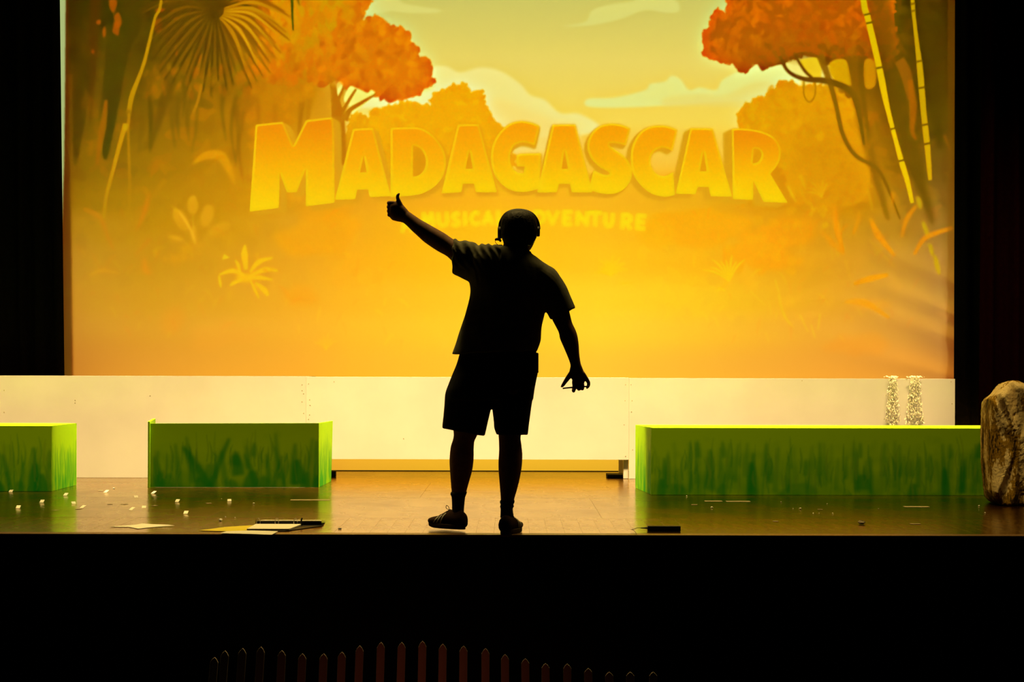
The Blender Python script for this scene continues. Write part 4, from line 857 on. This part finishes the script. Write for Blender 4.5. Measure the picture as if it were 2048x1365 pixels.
def tape(px0, px1, py, label):
    a, b_ = G(px0, py), G(px1, py + (px1 - px0) * .004); tag(MB().box((a.x, a.y - .04, .0006), (b_.x, a.y + .04, .0012)).build('tape_strip', M_tape), label, 'tape', 'tape marks on the stage floor')
tape(581, 659, 1000.6, 'long pale tape strip before the middle green box')
tape(1409, 1444, 1003, 'shorter pale tape strip before the long green box')
tape(1452, 1500, 1003.5, 'longer of two pale tape strips before the long green box')
tape(1808, 1858, 1014.3, 'pale tape strip on the floor left of the boulder')
# ------------------------------------------------------------ loose sheet, ring binder, power brick at the stage edge
def sheet(name, pts, label, cat, m, group=None, lift=.001, th=.0012, parent=None, curl=0.):
    V = [G(x, y, lift + (c[0] if c else 0)) for x, y, *c in pts]
    o = MB().prism(V, (0, 0, th)).build(name, m, parent); return tag(o, label, cat, group) if label else o
sheet('paper_sheet', [(219,1054.5),(258,1055),(276,1058.4),(309,1055),(349,1052.4,.004),(337,1050.3,.01),(301,1049.2,.006),(284,1048,.004),(272,1050.5)], 'creased white sheet lying alone near the stage edge', 'paper', M_paper)
yb = .55
t = thing('ring_binder', (P(560, 1052, yb).x, yb, 0), 'open dark ring binder with papers at the stage edge', 'binder')
sx0, sx1 = P(511, 1050, yb).x, P(643, 1050, yb).x
MB().box((sx0, yb, .002), (sx1, yb + .004, .026)).build('spine', M_plastic, t, bevel=.001)
MB().prism([(sx0 - .0, yb + .005, .023), (sx1, yb + .005, .023), (sx1 - .005, yb + .26, .002), (sx0 + .02, yb + .26, .002)], (0, 0, .003)).build('back_cover', M_plastic, t)
MB().prism([(sx0 + .01, yb + .01, .0265), (sx1 - .01, yb + .01, .0265), (sx1 - .02, yb + .20, .014), (sx0 + .02, yb + .20, .014)], (0, 0, .003)).build('papers', M_paper, t)
MB().prism([(sx0, yb - .003, .001), (sx1 + .012, yb - .003, .001), (sx1 - .02, yb - .10, .001), (sx0 + .22, .16, .001), (sx0 + .02, .16, .001)], (0, 0, .003)).build('front_cover', M_plastic, t)
MB().prism([(sx0 + .005, yb - .02, .005), (sx0 + .275, yb - .02, .005), (sx0 + .24, .20, .005), (sx0 + .0, .20, .005)], (0, 0, .007)).build('page_stack', M_paper, t)
for px in (516.5, 553.6, 591):
    c = P(px, 1049.5, yb - .03); c.z = .024; r = .022
    MB().tube([c + Vector((.004 * math.cos(a) * 0 + .010 * math.cos(a), r * .3 * math.cos(a), r * math.sin(a))) for a in [math.pi * 2 * k / 16 for k in range(17)]], .0016, 6).build('ring', M_steel, t, True)
c = P(603, 1056, yb - .04); MB().tube([(c.x, c.y, .004), (c.x - .002, c.y, .03), (c.x + .002, c.y + .004, .046)], [.006, .005, .004], 8, 3).build('lever', M_plastic, t, True)
sheet('paper_sheet', [(398,1062),(450,1055),(508,1051.5,.004),(511,1060),(470,1063.8),(436,1063.2)], 'yellow-tinted sheet fanned out left of the ring binder', 'paper', M_yellow, None, .0015)
sheet('paper_sheet', [(440,1067.4),(452,1063.6),(500,1062),(556,1063.5,.004),(543,1070.6,.001),(500,1069)], 'white sheet nearest the stage edge, below the ring binder', 'paper', M_paper, None, .0045)
tag(MB().box((P(676, 1057, .3).x, .31, .0008), (P(682, 1057, .3).x, .33, .006)).build('pen_cap', M_plastic, None, bevel=.001), 'tiny black bit on the boards right of the ring binder', 'debris')
yb = G(1328, 1064.2).y
t = thing('power_brick', (P(1328, 1060, yb).x, yb + .03, 0), 'long black power brick with thin cable at the stage edge', 'power supply')
MB().box((P(1295.3, 1060, yb).x, yb, .001), (P(1361.3, 1060, yb).x, yb + .055, .0315)).build('case', M_plastic, t, bevel=.003)
z = .02
MB().tube([P(1296, 1056.8, yb + .02), P(1282, 1056.8, yb + .02)], [.0055, .0028], 8, 2).build('strain_relief', M_plastic, t, True)
MB().tube([P(1284, 1056.8, yb + .02), P(1275, 1056.6, yb + .02), P(1267, 1059.2, yb + .01), P(1261.5, 1059.6, yb), P(1265.5, 1060.5, yb - .04), P(1270, 1064, yb - .12), P(1273, 1069.5, .002)], .0017, 6, 5).build('cable', mat('dark_red_cable', (.08, .02, .01), .5), t, True)
# ------------------------------------------------------------ picket fence down in front of the stage
M_picket = mottle(mat('picket_paint', (.45, .38, .32), .7, .2), (.38, .32, .27), (.5, .43, .37), 12, 4, (1, 1, .2))
FY = -.55
t = thing('picket_fence', (P(860, 1300, FY).x, FY, HOUSE), 'dim picket fence rising and falling below the stage front', 'fence')
tips = [(100,155,-5),(143,128,-4.5),(215,118,-4),(290,112,-3.5),(376,127,-2.5),(460,140,-2.5),(547,140,-2),(622,133,-2),(695,107,-2),(782,93,-1.5),(867,93,-1.5),(952,88,-1),(1035,100,-.6),(1120,108,-.4),(1210,118,0),(1290,143,.3),(1373,160,.5),(1456,180,.5),(1545,182,.5),(1631,200,.6),(1717,215,.8),(1803,215,1),(1897,215,1)]
pk = None; hw = .0208; Lp = .78
for u_, v_, lean in tips:
    p = P(380 + u_ / 2.048, 1240 + v_ / 2.048, FY)
    if pk is None:
        pk = MB().prism([(-hw, 0, -Lp), (hw, 0, -Lp), (hw, 0, -.045), (hw * .55, 0, -.018), (0, 0, 0), (-hw * .55, 0, -.018), (-hw, 0, -.045)], (0, .014, 0)).build('picket', M_picket, None, bevel=.0015); o = pk
    else: o = bpy.data.objects.new('picket', pk.data); COL.objects.link(o)
    o.parent = t; h = p.z - HOUSE; o.location = p - t.location; o.rotation_euler = (0, R(-lean), 0); o.scale = (1, 1, (h - .01) / Lp)
for dz in (1385, 1450):
    a = [P(395 + k * 40, dz - 8 * math.sin(k * .27), FY + .024) for k in range(24)]; MB().tube([p if dz < 1400 else Vector((p.x, p.y, p.z)) for p in a], .010, 6).build('rail', M_picket, t)
# ------------------------------------------------------------ the person at the stage edge, seen from behind
YB = .16; man = thing('person', (P(970, 1065, .16).x, .16, 0), 'person seen from behind in t-shirt and shorts, left arm raised with thumb up', 'person')
PXM = (DIST + .2) / FPX                         # metres per pixel at the figure
b = MB()
# left and right leg
loft(b, [(905,775,985,790,.17,.11),(900,800,975,812,.19,.105),(903,840,965,850,.21,.09),(907,866,953,874,.22,.072),(906,879,951,878,.225,.068),(901.5,893,948.6,884,.23,.066),(899.3,911,947.4,899,.235,.066),(898.8,927,947.3,918,.24,.065),(900.3,950,944.5,941,.245,.058),(902.2,976,939,961,.25,.050),(904,990,933,983,.255,.044),(905.5,1005,928.5,1003,.26,.040),(906,1024,926.5,1024,.265,.042),(905,1040,929,1042,.27,.04)])
loft(b, [(985,785,1066,775,.12,.11),(988,800,1062,798,.12,.105),(993,840,1052,842,.11,.088),(996.5,868,1041.6,872,.10,.072),(998,898,1042.6,889,.095,.066),(996.6,925,1044.6,908,.09,.066),(997,944,1043.8,931,.085,.062),(998.3,960,1039.8,956,.08,.053),(1000.3,985,1033.4,982,.075,.045),(1001.5,1003,1027.8,1002,.07,.040),(1002,1024,1025.5,1023,.07,.042),(1002,1044,1026,1044,.08,.04)])
# trunk and neck
loft(b, [(908,795,1064,790,.15,.10),(908,765,1068,765,.15,.125),(922,735,1068,735,.15,.125),(928,700,1066,700,.15,.115),(938,650,1072,650,.15,.11),(948,600,1082,605,.15,.115),(948,560,1088,575,.15,.12),(950,530,1088,548,.145,.105),(972,504,1072,524,.14,.08),(1000,497,1060,508,.14,.062),(1007,488,1057.5,497,.15,.056),(1008,476,1057,480,.155,.055)])
# head: back of the skull to the camera, face to the screen
HD = [(1024,422.6,1050,422.6,.155,.035),(1014,427,1061,427,.155,.075),(1008,434,1067,434,.155,.092),(1004.5,443,1071,443,.155,.100),(1003,453,1073,453,.158,.102),(1003,463,1073.3,463,.16,.100),(1003.5,473,1072,474,.168,.094),(1005.5,482,1069,484,.178,.084),(1008,490,1065,493,.19,.072),(1014,498,1060,501,.205,.052)]
loft(b, HD)
fx = Vector((-.30, .95, 0)).normalized(); sx = Vector((fx.y, -fx.x, 0)); hc = P(1038, 463, .16)
def face(u, f, z): return hc + sx * u + fx * f + Vector((0, 0, z))
b.tube([face(0, .092, .012), face(0, .108, -.012), face(0, .118, -.028)], [.007, .009, .012], 10, 3); b.ball(face(0, .100, -.030), (.017, .014, .010))
b.ball(face(0, .080, .026), (.052, .022, .012)); b.ball(face(0, .088, -.056), (.024, .014, .007)); b.ball(face(0, .086, -.066), (.021, .013, .007)); b.ball(face(0, .072, -.088), (.026, .024, .018))
b.ball(face(.040, .066, -.020), (.022, .026, .020)); b.ball(face(-.040, .066, -.020), (.022, .026, .020))
for s in (-1, 1): b.ball(face(s * .098, -.004, -.004), (.010, .018, .030))
# raised arm
loft(b, [(972,500,950,560,.15,.075),(948,492,932,552,.155,.072),(925,486,912,532,.165,.062),(907,479,895,514,.18,.052),(889.5,467,874.5,502.3,.19,.047),(864.5,452.8,849,485,.205,.043),(851,445,834,471.5,.213,.038),(839.6,438.5,822.5,461,.22,.033),(826,429,812,450.5,.23,.028),(815,421.5,803.5,443.8,.24,.025)])
loft(b, [(819,425,806,446,.238,.024),(812,416.5,800,444.2,.242,.025),(806,410,795,443.5,.245,.027),(798,404.5,790,442.3,.247,.028),(788,403,784.5,440.5,.247,.027),(781,404,780,436,.250,.024)])
for yk, r_, o_ in ((406.2, 4.4, 0), (414.2, 4.2, -.6), (422.2, 4.2, -.4), (430, 4.1, .4)):   # four curled fingers, knuckles to the left
    rr_ = r_ * PXM
    b.tube([P(787, yk + .5, .243), P(778.6 + o_, yk, .250), P(778.8 + o_, yk + .3, .275), P(788, yk + .8, .285), P(791, yk + 1, .270)], [rr_ * 1.05, rr_, rr_ * .96, rr_ * .9, rr_ * .75], 12, 4)
loft(b, [(791,412,809,420,.245,.018),(792.6,406,806,410,.243,.015),(792.4,400,801,400.5,.240,.0125),(791.4,394.4,798.4,395,.238,.0115),(792.8,389.5,798.9,390.6,.238,.0105),(796,386.6,800.2,387.6,.239,.008)])
b.tube([P(795.4, 392.5, .238), P(798.1, 387.6, .239)], [3.0 * PXM, 1.9 * PXM], 10, 3)
# hanging arm
loft(b, [(1080,540,1118,565,.13,.075),(1088,575,1128,585,.12,.068),(1096,605,1134,600,.11,.058),(1103,636,1139,625,.10,.048),(1110,651,1144.2,646,.10,.046),(1117.3,665.5,1150.4,659,.10,.046),(1119.8,678,1154.8,672,.10,.045),(1127.3,695.4,1157.4,690,.10,.040),(1136.2,716.5,1158.8,711,.10,.030),(1140.6,730.6,1161.8,729,.10,.025),(1139.6,740,1165.5,739,.10,.022)])
loft(b, [(1140.6,734,1163,732,.10,.023),(1138.2,745,1168,744.5,.10,.020),(1140,753,1171,753,.10,.018),(1144,760,1170,760,.10,.017),(1145.5,767,1168.5,767,.102,.015)])
f = lambda L_, fine=4: b.tube([P(x, y, d) for x, y, d, r in L_], [r * PXM for x, y, d, r in L_], 12, fine)
f([(1142,748,.10,5.6),(1136,756,.098,4.9),(1130.6,763.5,.096,4.1),(1125.6,771,.095,3.3),(1123.6,773.4,.096,2.6)])
f([(1165,748,.10,5.4),(1171.5,757,.105,4.4),(1176.6,765,.108,3.7),(1176.8,771,.106,3.4),(1174,776.2,.100,2.7)])
f([(1148,764,.105,4.4),(1148.5,773,.118,4.2),(1147.6,779,.112,4.1),(1147,782.6,.098,3.6)])
f([(1156,765,.105,4.4),(1156.6,774,.120,4.2),(1157.6,778,.110,4.0),(1157.6,778.8,.095,3.6)])
f([(1163.5,764,.105,4.2),(1165,773,.120,4.0),(1164.5,777.6,.110,3.9),(1163.5,777.6,.096,3.5)])
body = b.build('body', M_skin, man, True, remesh=.0040, relax=2)
e = MB()
M_eye = mat('eye_white', (.7, .68, .65), .3)
for s in (-1, 1): MB().ball(face(s * .032, .083, .003), .0118).build('eye', M_eye, man, True)
h = MB(); loft(h, [(1026,420.8,1048,420.8,.150,.030),(1014,424.6,1060,424.8,.150,.072),(1007.6,430,1067.6,430.6,.148,.090),(1003,438,1072,438,.145,.100),(1001.2,446,1074,446,.142,.104),(1001,455,1075,455,.135,.100),(1001.4,464,1075,464,.120,.082),(1002.4,474,1073,475,.105,.062),(1006,483,1068,485,.102,.048),(1011,490,1062,492,.104,.040)])
def hair_relief(co):
    from mathutils import noise
    return np.array([.0018 * noise.noise(Vector((c[0] * 60, c[1] * 60, c[2] * 18))) + .0015 * noise.noise(Vector(c) * 180) for c in co])
h.build('hair', M_hair, man, True, remesh=.004, relax=1, rough=hair_relief)
# t-shirt
s = MB()
loft(s, [(903.0,709,1073,703,.15,.150),(906.5,700,1075.5,696,.15,.150),(912,686,1080.6,681,.15,.148),(918,668,1082.2,664,.15,.145),(924,649,1083.8,650,.15,.142),(934,614,1088,632,.15,.142),(939,592,1092,612,.15,.145),(939,575,1097,592,.148,.148),(933,548,1104,566,.145,.140),(932,515,1102,541,.142,.122),(946,496,1088,526,.140,.104),(962,488.5,1068,512.5,.138,.086),(986,489.5,1059,504,.138,.072),(1001,491.5,1058,501.5,.140,.064)], 3, 2.3, 36)
loft(s, [(985,492,962,560,.145,.088),(957,489.5,945,567,.15,.090),(939,482,927,560,.155,.086),(925,483.5,916,554,.162,.084),(914,480,909,550,.168,.082),(907.2,477.8,904.2,546,.172,.080)], 3, 2.2)
loft(s, [(1062,508,1064,590,.14,.10),(1088,525.5,1084,610,.135,.095),(1108.7,538,1092,624,.125,.088),(1121,554,1095,629,.12,.084),(1131,571,1097,633,.115,.082),(1140,591,1098.5,636,.11,.080),(1150.4,616,1101,639.5,.105,.078)], 3, 2.2)
b2 = s.tube([P(1003, 494, .09), P(1015, 499, .072), P(1035, 503, .066), P(1052, 505, .075), P(1060, 505, .10)], .006, 8, 4)
def shirt_folds(co):
    from mathutils import noise
    W_ = co + np.array(man.location); out_ = []
    for c in W_:
        px = c[0] / (c[1] + DIST) * FPX + 1024; n = noise.noise(Vector((c[0] * 9 + c[2] * 3, c[1] * 9, c[2] * 3.2))) * .006 + noise.noise(Vector((c[0] * 26, c[1] * 22, c[2] * 12))) * .0022
        if px < 1000 and c[2] > 1.45: n += .0038 * math.sin((c[0] * 1.0 + c[2] * .5) * 150 + 3 * noise.noise(Vector(c) * 12)) * min(1, (c[2] - 1.45) / .1)   # bunched cloth on the raised shoulder
        out_.append(n)
    return np.array(out_)
s.build('t_shirt', M_shirt, man, True, remesh=.0055, relax=2, rough=shirt_folds)
# shorts
s = MB()
loft(s, [(925,690,1070,690,.15,.125),(920,704,1073,704,.15,.132),(914,726,1075,724,.15,.138),(908,743,1075.5,742,.15,.140),(901,760,1072.5,760,.15,.140),(894,780,1069,780,.15,.138),(892,800,1066.5,800,.15,.13)], 3, 2.4, 36)
loft(s, [(895,775,985,785,.165,.125),(890.6,789,985,800,.17,.122),(888.3,814,981.5,823,.185,.115),(886.5,832,977,843,.195,.11),(884.6,852,972.5,863,.205,.105),(884.8,857,970.5,872,.21,.103)], 3, 2.4, 32)
loft(s, [(982,785,1070,775,.14,.125),(982.5,800,1066,795,.13,.12),(984.6,824,1062.2,822,.12,.112),(986.8,846,1059,844,.115,.106),(988,857,1056.8,861,.11,.102),(993,869.5,1055.6,869.5,.11,.10)], 3, 2.4, 32)
def shorts_folds(co):
    from mathutils import noise
    return np.array([noise.noise(Vector((c[0] * 10, c[1] * 10, c[2] * 3))) * .005 + noise.noise(Vector((c[0] * 30, c[1] * 30, c[2] * 9))) * .0015 for c in co])
s.build('shorts', M_shorts, man, True, remesh=.0055, relax=2, rough=shorts_folds)
# socks
loft(MB(), [(902,984.5,934,984.5,.255,.046),(900.6,989,932.6,989,.255,.049),(902.6,994,930.6,994,.257,.046),(903.6,1004,929.2,1004,.26,.043),(904,1024,927.8,1024,.265,.046),(903,1036,930,1036,.27,.045)]).build('sock', M_sock, man, True)
loft(MB(), [(1000.8,1001,1029,1001,.070,.043),(999.6,1005.5,1028.8,1005.5,.07,.046),(1001,1009.5,1026.8,1009.5,.07,.044),(999.8,1014,1027.6,1014,.07,.045),(1001,1019,1025.4,1019,.07,.044),(1000.4,1036,1028,1036,.075,.046)]).build('sock', M_sock, man, True)
# shoes
def shoe(px_heel, y_heel, theta, lift, side, left):
    Lh = .285; root = MB(); d = Vector((math.cos(theta), math.sin(theta), 0)); n = Vector((-d.y, d.x, 0)); O = P(px_heel, 1060, y_heel); O.z = lift
    prof = [(0, .026, .070, .0), (.008, .034, .098, .0), (.03, .0385, .108, 0), (.06, .040, .104, 0), (.09, .041, .108, 0), (.12, .043, .104, 0), (.15, .046, .089, 0), (.18, .048, .076, 0), (.21, .048, .066, .001), (.24, .045, .058, .004), (.262, .036, .050, .007), (.278, .024, .042, .010), (.285, .008, .032, .013)]
    RR = []
    for t_, w_, h_, up in prof:
        r_ = []
        for k in range(24):
            a = 2 * math.pi * k / 24; c, s_ = math.cos(a), math.sin(a); wz = math.copysign(abs(s_) ** .75, s_)
            narrow = 1 - .42 * max(0, s_) ** 1.3 if t_ < .13 else 1 - .25 * max(0, s_) ** 2
            r_.append(O + d * t_ + n * (c * w_ * narrow) + Vector((0, 0, up + .012 + (h_ - .012) * (wz * .5 + .5))))
        RR.append(r_)
    up_ = MB().rings(RR).build('shoe', M_shoe, man, True)
    off = up_.matrix_world if False else None
    def sub(mb, name, m, smooth=True):
        o = mb.build(name, m, man, smooth); o.parent = up_; return o
    SR = []
    for z_ in (0., .004, .024, .027):
        g = -.003 if z_ in (0., .027) else 0
        SR.append([O + d * (Lh / 2 - .142 * math.cos(a) * (1 + g * 6) + .001) + n * ((.0415 + .008 * math.sin(min(1, max(0, (1 - math.cos(a)) / 2)) * 2.2)) * math.sin(a) * (1 + g * 8) * (abs(math.sin(a)) ** -.18 if abs(math.sin(a)) > .05 else 1)) + Vector((0, 0, z_ + .012 * max(0, -math.cos(a) - .6) / .4 * 0 + .011 * max(0, (1 - math.cos(a)) / 2 - .75) * 4 * .9)) for a in [2 * math.pi * k / 40 for k in range(40)]])
    sub(MB().rings(SR), 'sole', M_sole)
    outn = n * left
    for k in range(3):                       # three slanting side stripes
        s0 = .125 + k * .026; V = []
        for q in range(6):
            u_ = q / 5; t_ = s0 + .030 * u_; w_ = np.interp(t_, [p_[0] for p_ in prof], [p_[1] for p_ in prof]); h_ = np.interp(t_, [p_[0] for p_ in prof], [p_[2] for p_ in prof]); z_ = .030 + (h_ * .88 - .030) * (1 - u_)
            ss = (z_ - .012) / (h_ - .012) * 2 - 1; s_ = math.copysign(abs(ss) ** (1 / .75), ss); c_ = math.sqrt(max(0, 1 - s_ * s_)); nr = 1 - .42 * max(0, s_) ** 1.3 if t_ < .13 else 1 - .25 * max(0, s_) ** 2
            c = O + d * t_ + outn * (c_ * w_ * nr + .0014) + Vector((0, 0, z_)); V += [c - d * .0048, c + d * .0048]
        sub(MB().add(V, [(2 * q, 2 * q + 1, 2 * q + 3, 2 * q + 2) for q in range(5)]), 'stripe', M_stripe)
    lc = MB()
    for k in range(5):
        t_ = .118 + k * .018; h_ = np.interp(t_, [p_[0] for p_ in prof], [p_[2] for p_ in prof]); c = O + d * t_ + Vector((0, 0, h_ + .001)); lc.tube([c - n * .020 - Vector((0, 0, .006)), c + Vector((0, 0, .002)), c + n * .020 - Vector((0, 0, .006))], .0022, 6, 3)
    c = O + d * .125 + Vector((0, 0, .106)); e_ = -1
    lc.tube([c, c + d * .006 + Vector((0, 0, .016)) , c + d * .022 + Vector((0, 0, .024)), c + d * .026 + Vector((0, 0, .008)), c + d * .006 + Vector((0, 0, .0))], .0017, 6, 5)
    sub(lc, 'laces', M_lace)
    return up_
shoe(929, .20, R(180 - 44), .010, -1, 1)
shoe(1007.5, -.030, R(74), .0008, 1, -1)
# things he wears and holds
hs = thing('headset', P(1038, 440, .15), 'dark headset with microphone boom worn by the person', 'headset')
def cup(px, py, th, r, sgn, py2):
    c = P(px, (py + py2) / 2, .150); rz = (py2 - py) / 2 * PXM; RR = []
    for x_, k in ((-th / 2, .8), (-th / 2 * .7, 1), (th / 2 * .7, 1), (th / 2, .86)): RR.append([c + Vector((x_ * PXM, .034 * k * math.cos(a), rz * k * math.sin(a))) for a in [2 * math.pi * q / 24 for q in range(24)]])
    return MB().rings(RR).build('ear_cup', M_plastic, hs, True)
cup(999.6, 453.5, 8.6, 0, -1, 477.5); cup(1075.3, 453, 8.6, 0, 1, 473.5)
MB().tube([P(x, y, .150) for x, y in ((999.5,462),(1000.5,448),(1004.5,437),(1012,427.5),(1024,421.8),(1037,420.2),(1052,422.2),(1064,428),(1071.5,436.5),(1075.5,447),(1077,458))], [.0045, .0045] + [.0038] * 7 + [.0045, .0045], 8, 3, 3.2).build('headband', M_plastic, hs, True)
mbm = MB(); mbm.tube([P(998, 479, .15), P(994, 478.6, .155), P(991.6, 479.4, .16)], [3.0 * PXM, 2.8 * PXM, 2.4 * PXM], 8, 2); mbm.tube([P(998.5, 478, .15), P(1000.5, 482, .155)], [2.4 * PXM] * 2, 8)
mbm.tube([P(990.6, 480, .16), P(990.4, 484, .18), P(993, 487.8, .20), P(997.5, 490.8, .22), P(1001, 491.4, .23)], [.0016] * 5, 6, 4)
mbm.build('microphone_boom', M_plastic, hs, True)
MB().tube([P(998.4, 491.4, .22), P(1003, 491.6, .235)], [2.0 * PXM, 2.3 * PXM], 10, 2).build('microphone', M_plastic, hs, True)
bp_ = thing('belt_pack', P(1071, 724, .14), 'slim dark pack worn at the right hip of the person', 'belt pack')
MB().box(tuple(P(1064, 742, .11)), tuple(P(1077, 706, .11) + Vector((0, .07, 0)))).build('case', M_plastic, bp_, bevel=.006)
MB().tube([P(1075.5, 742, .14), P(1075.5, 745, .14)], .004, 8).build('connector', M_plastic, bp_, True)
tag(MB().tube([P(1126.4, 777.2, .092), P(1147, 775.2, .092), P(1176.5, 773.2, .092)], [.0042, .0042, .0042], 10, 2).build('marker_pen', M_plastic, None, True), 'thin dark marker pen held in the lowered right hand', 'pen')
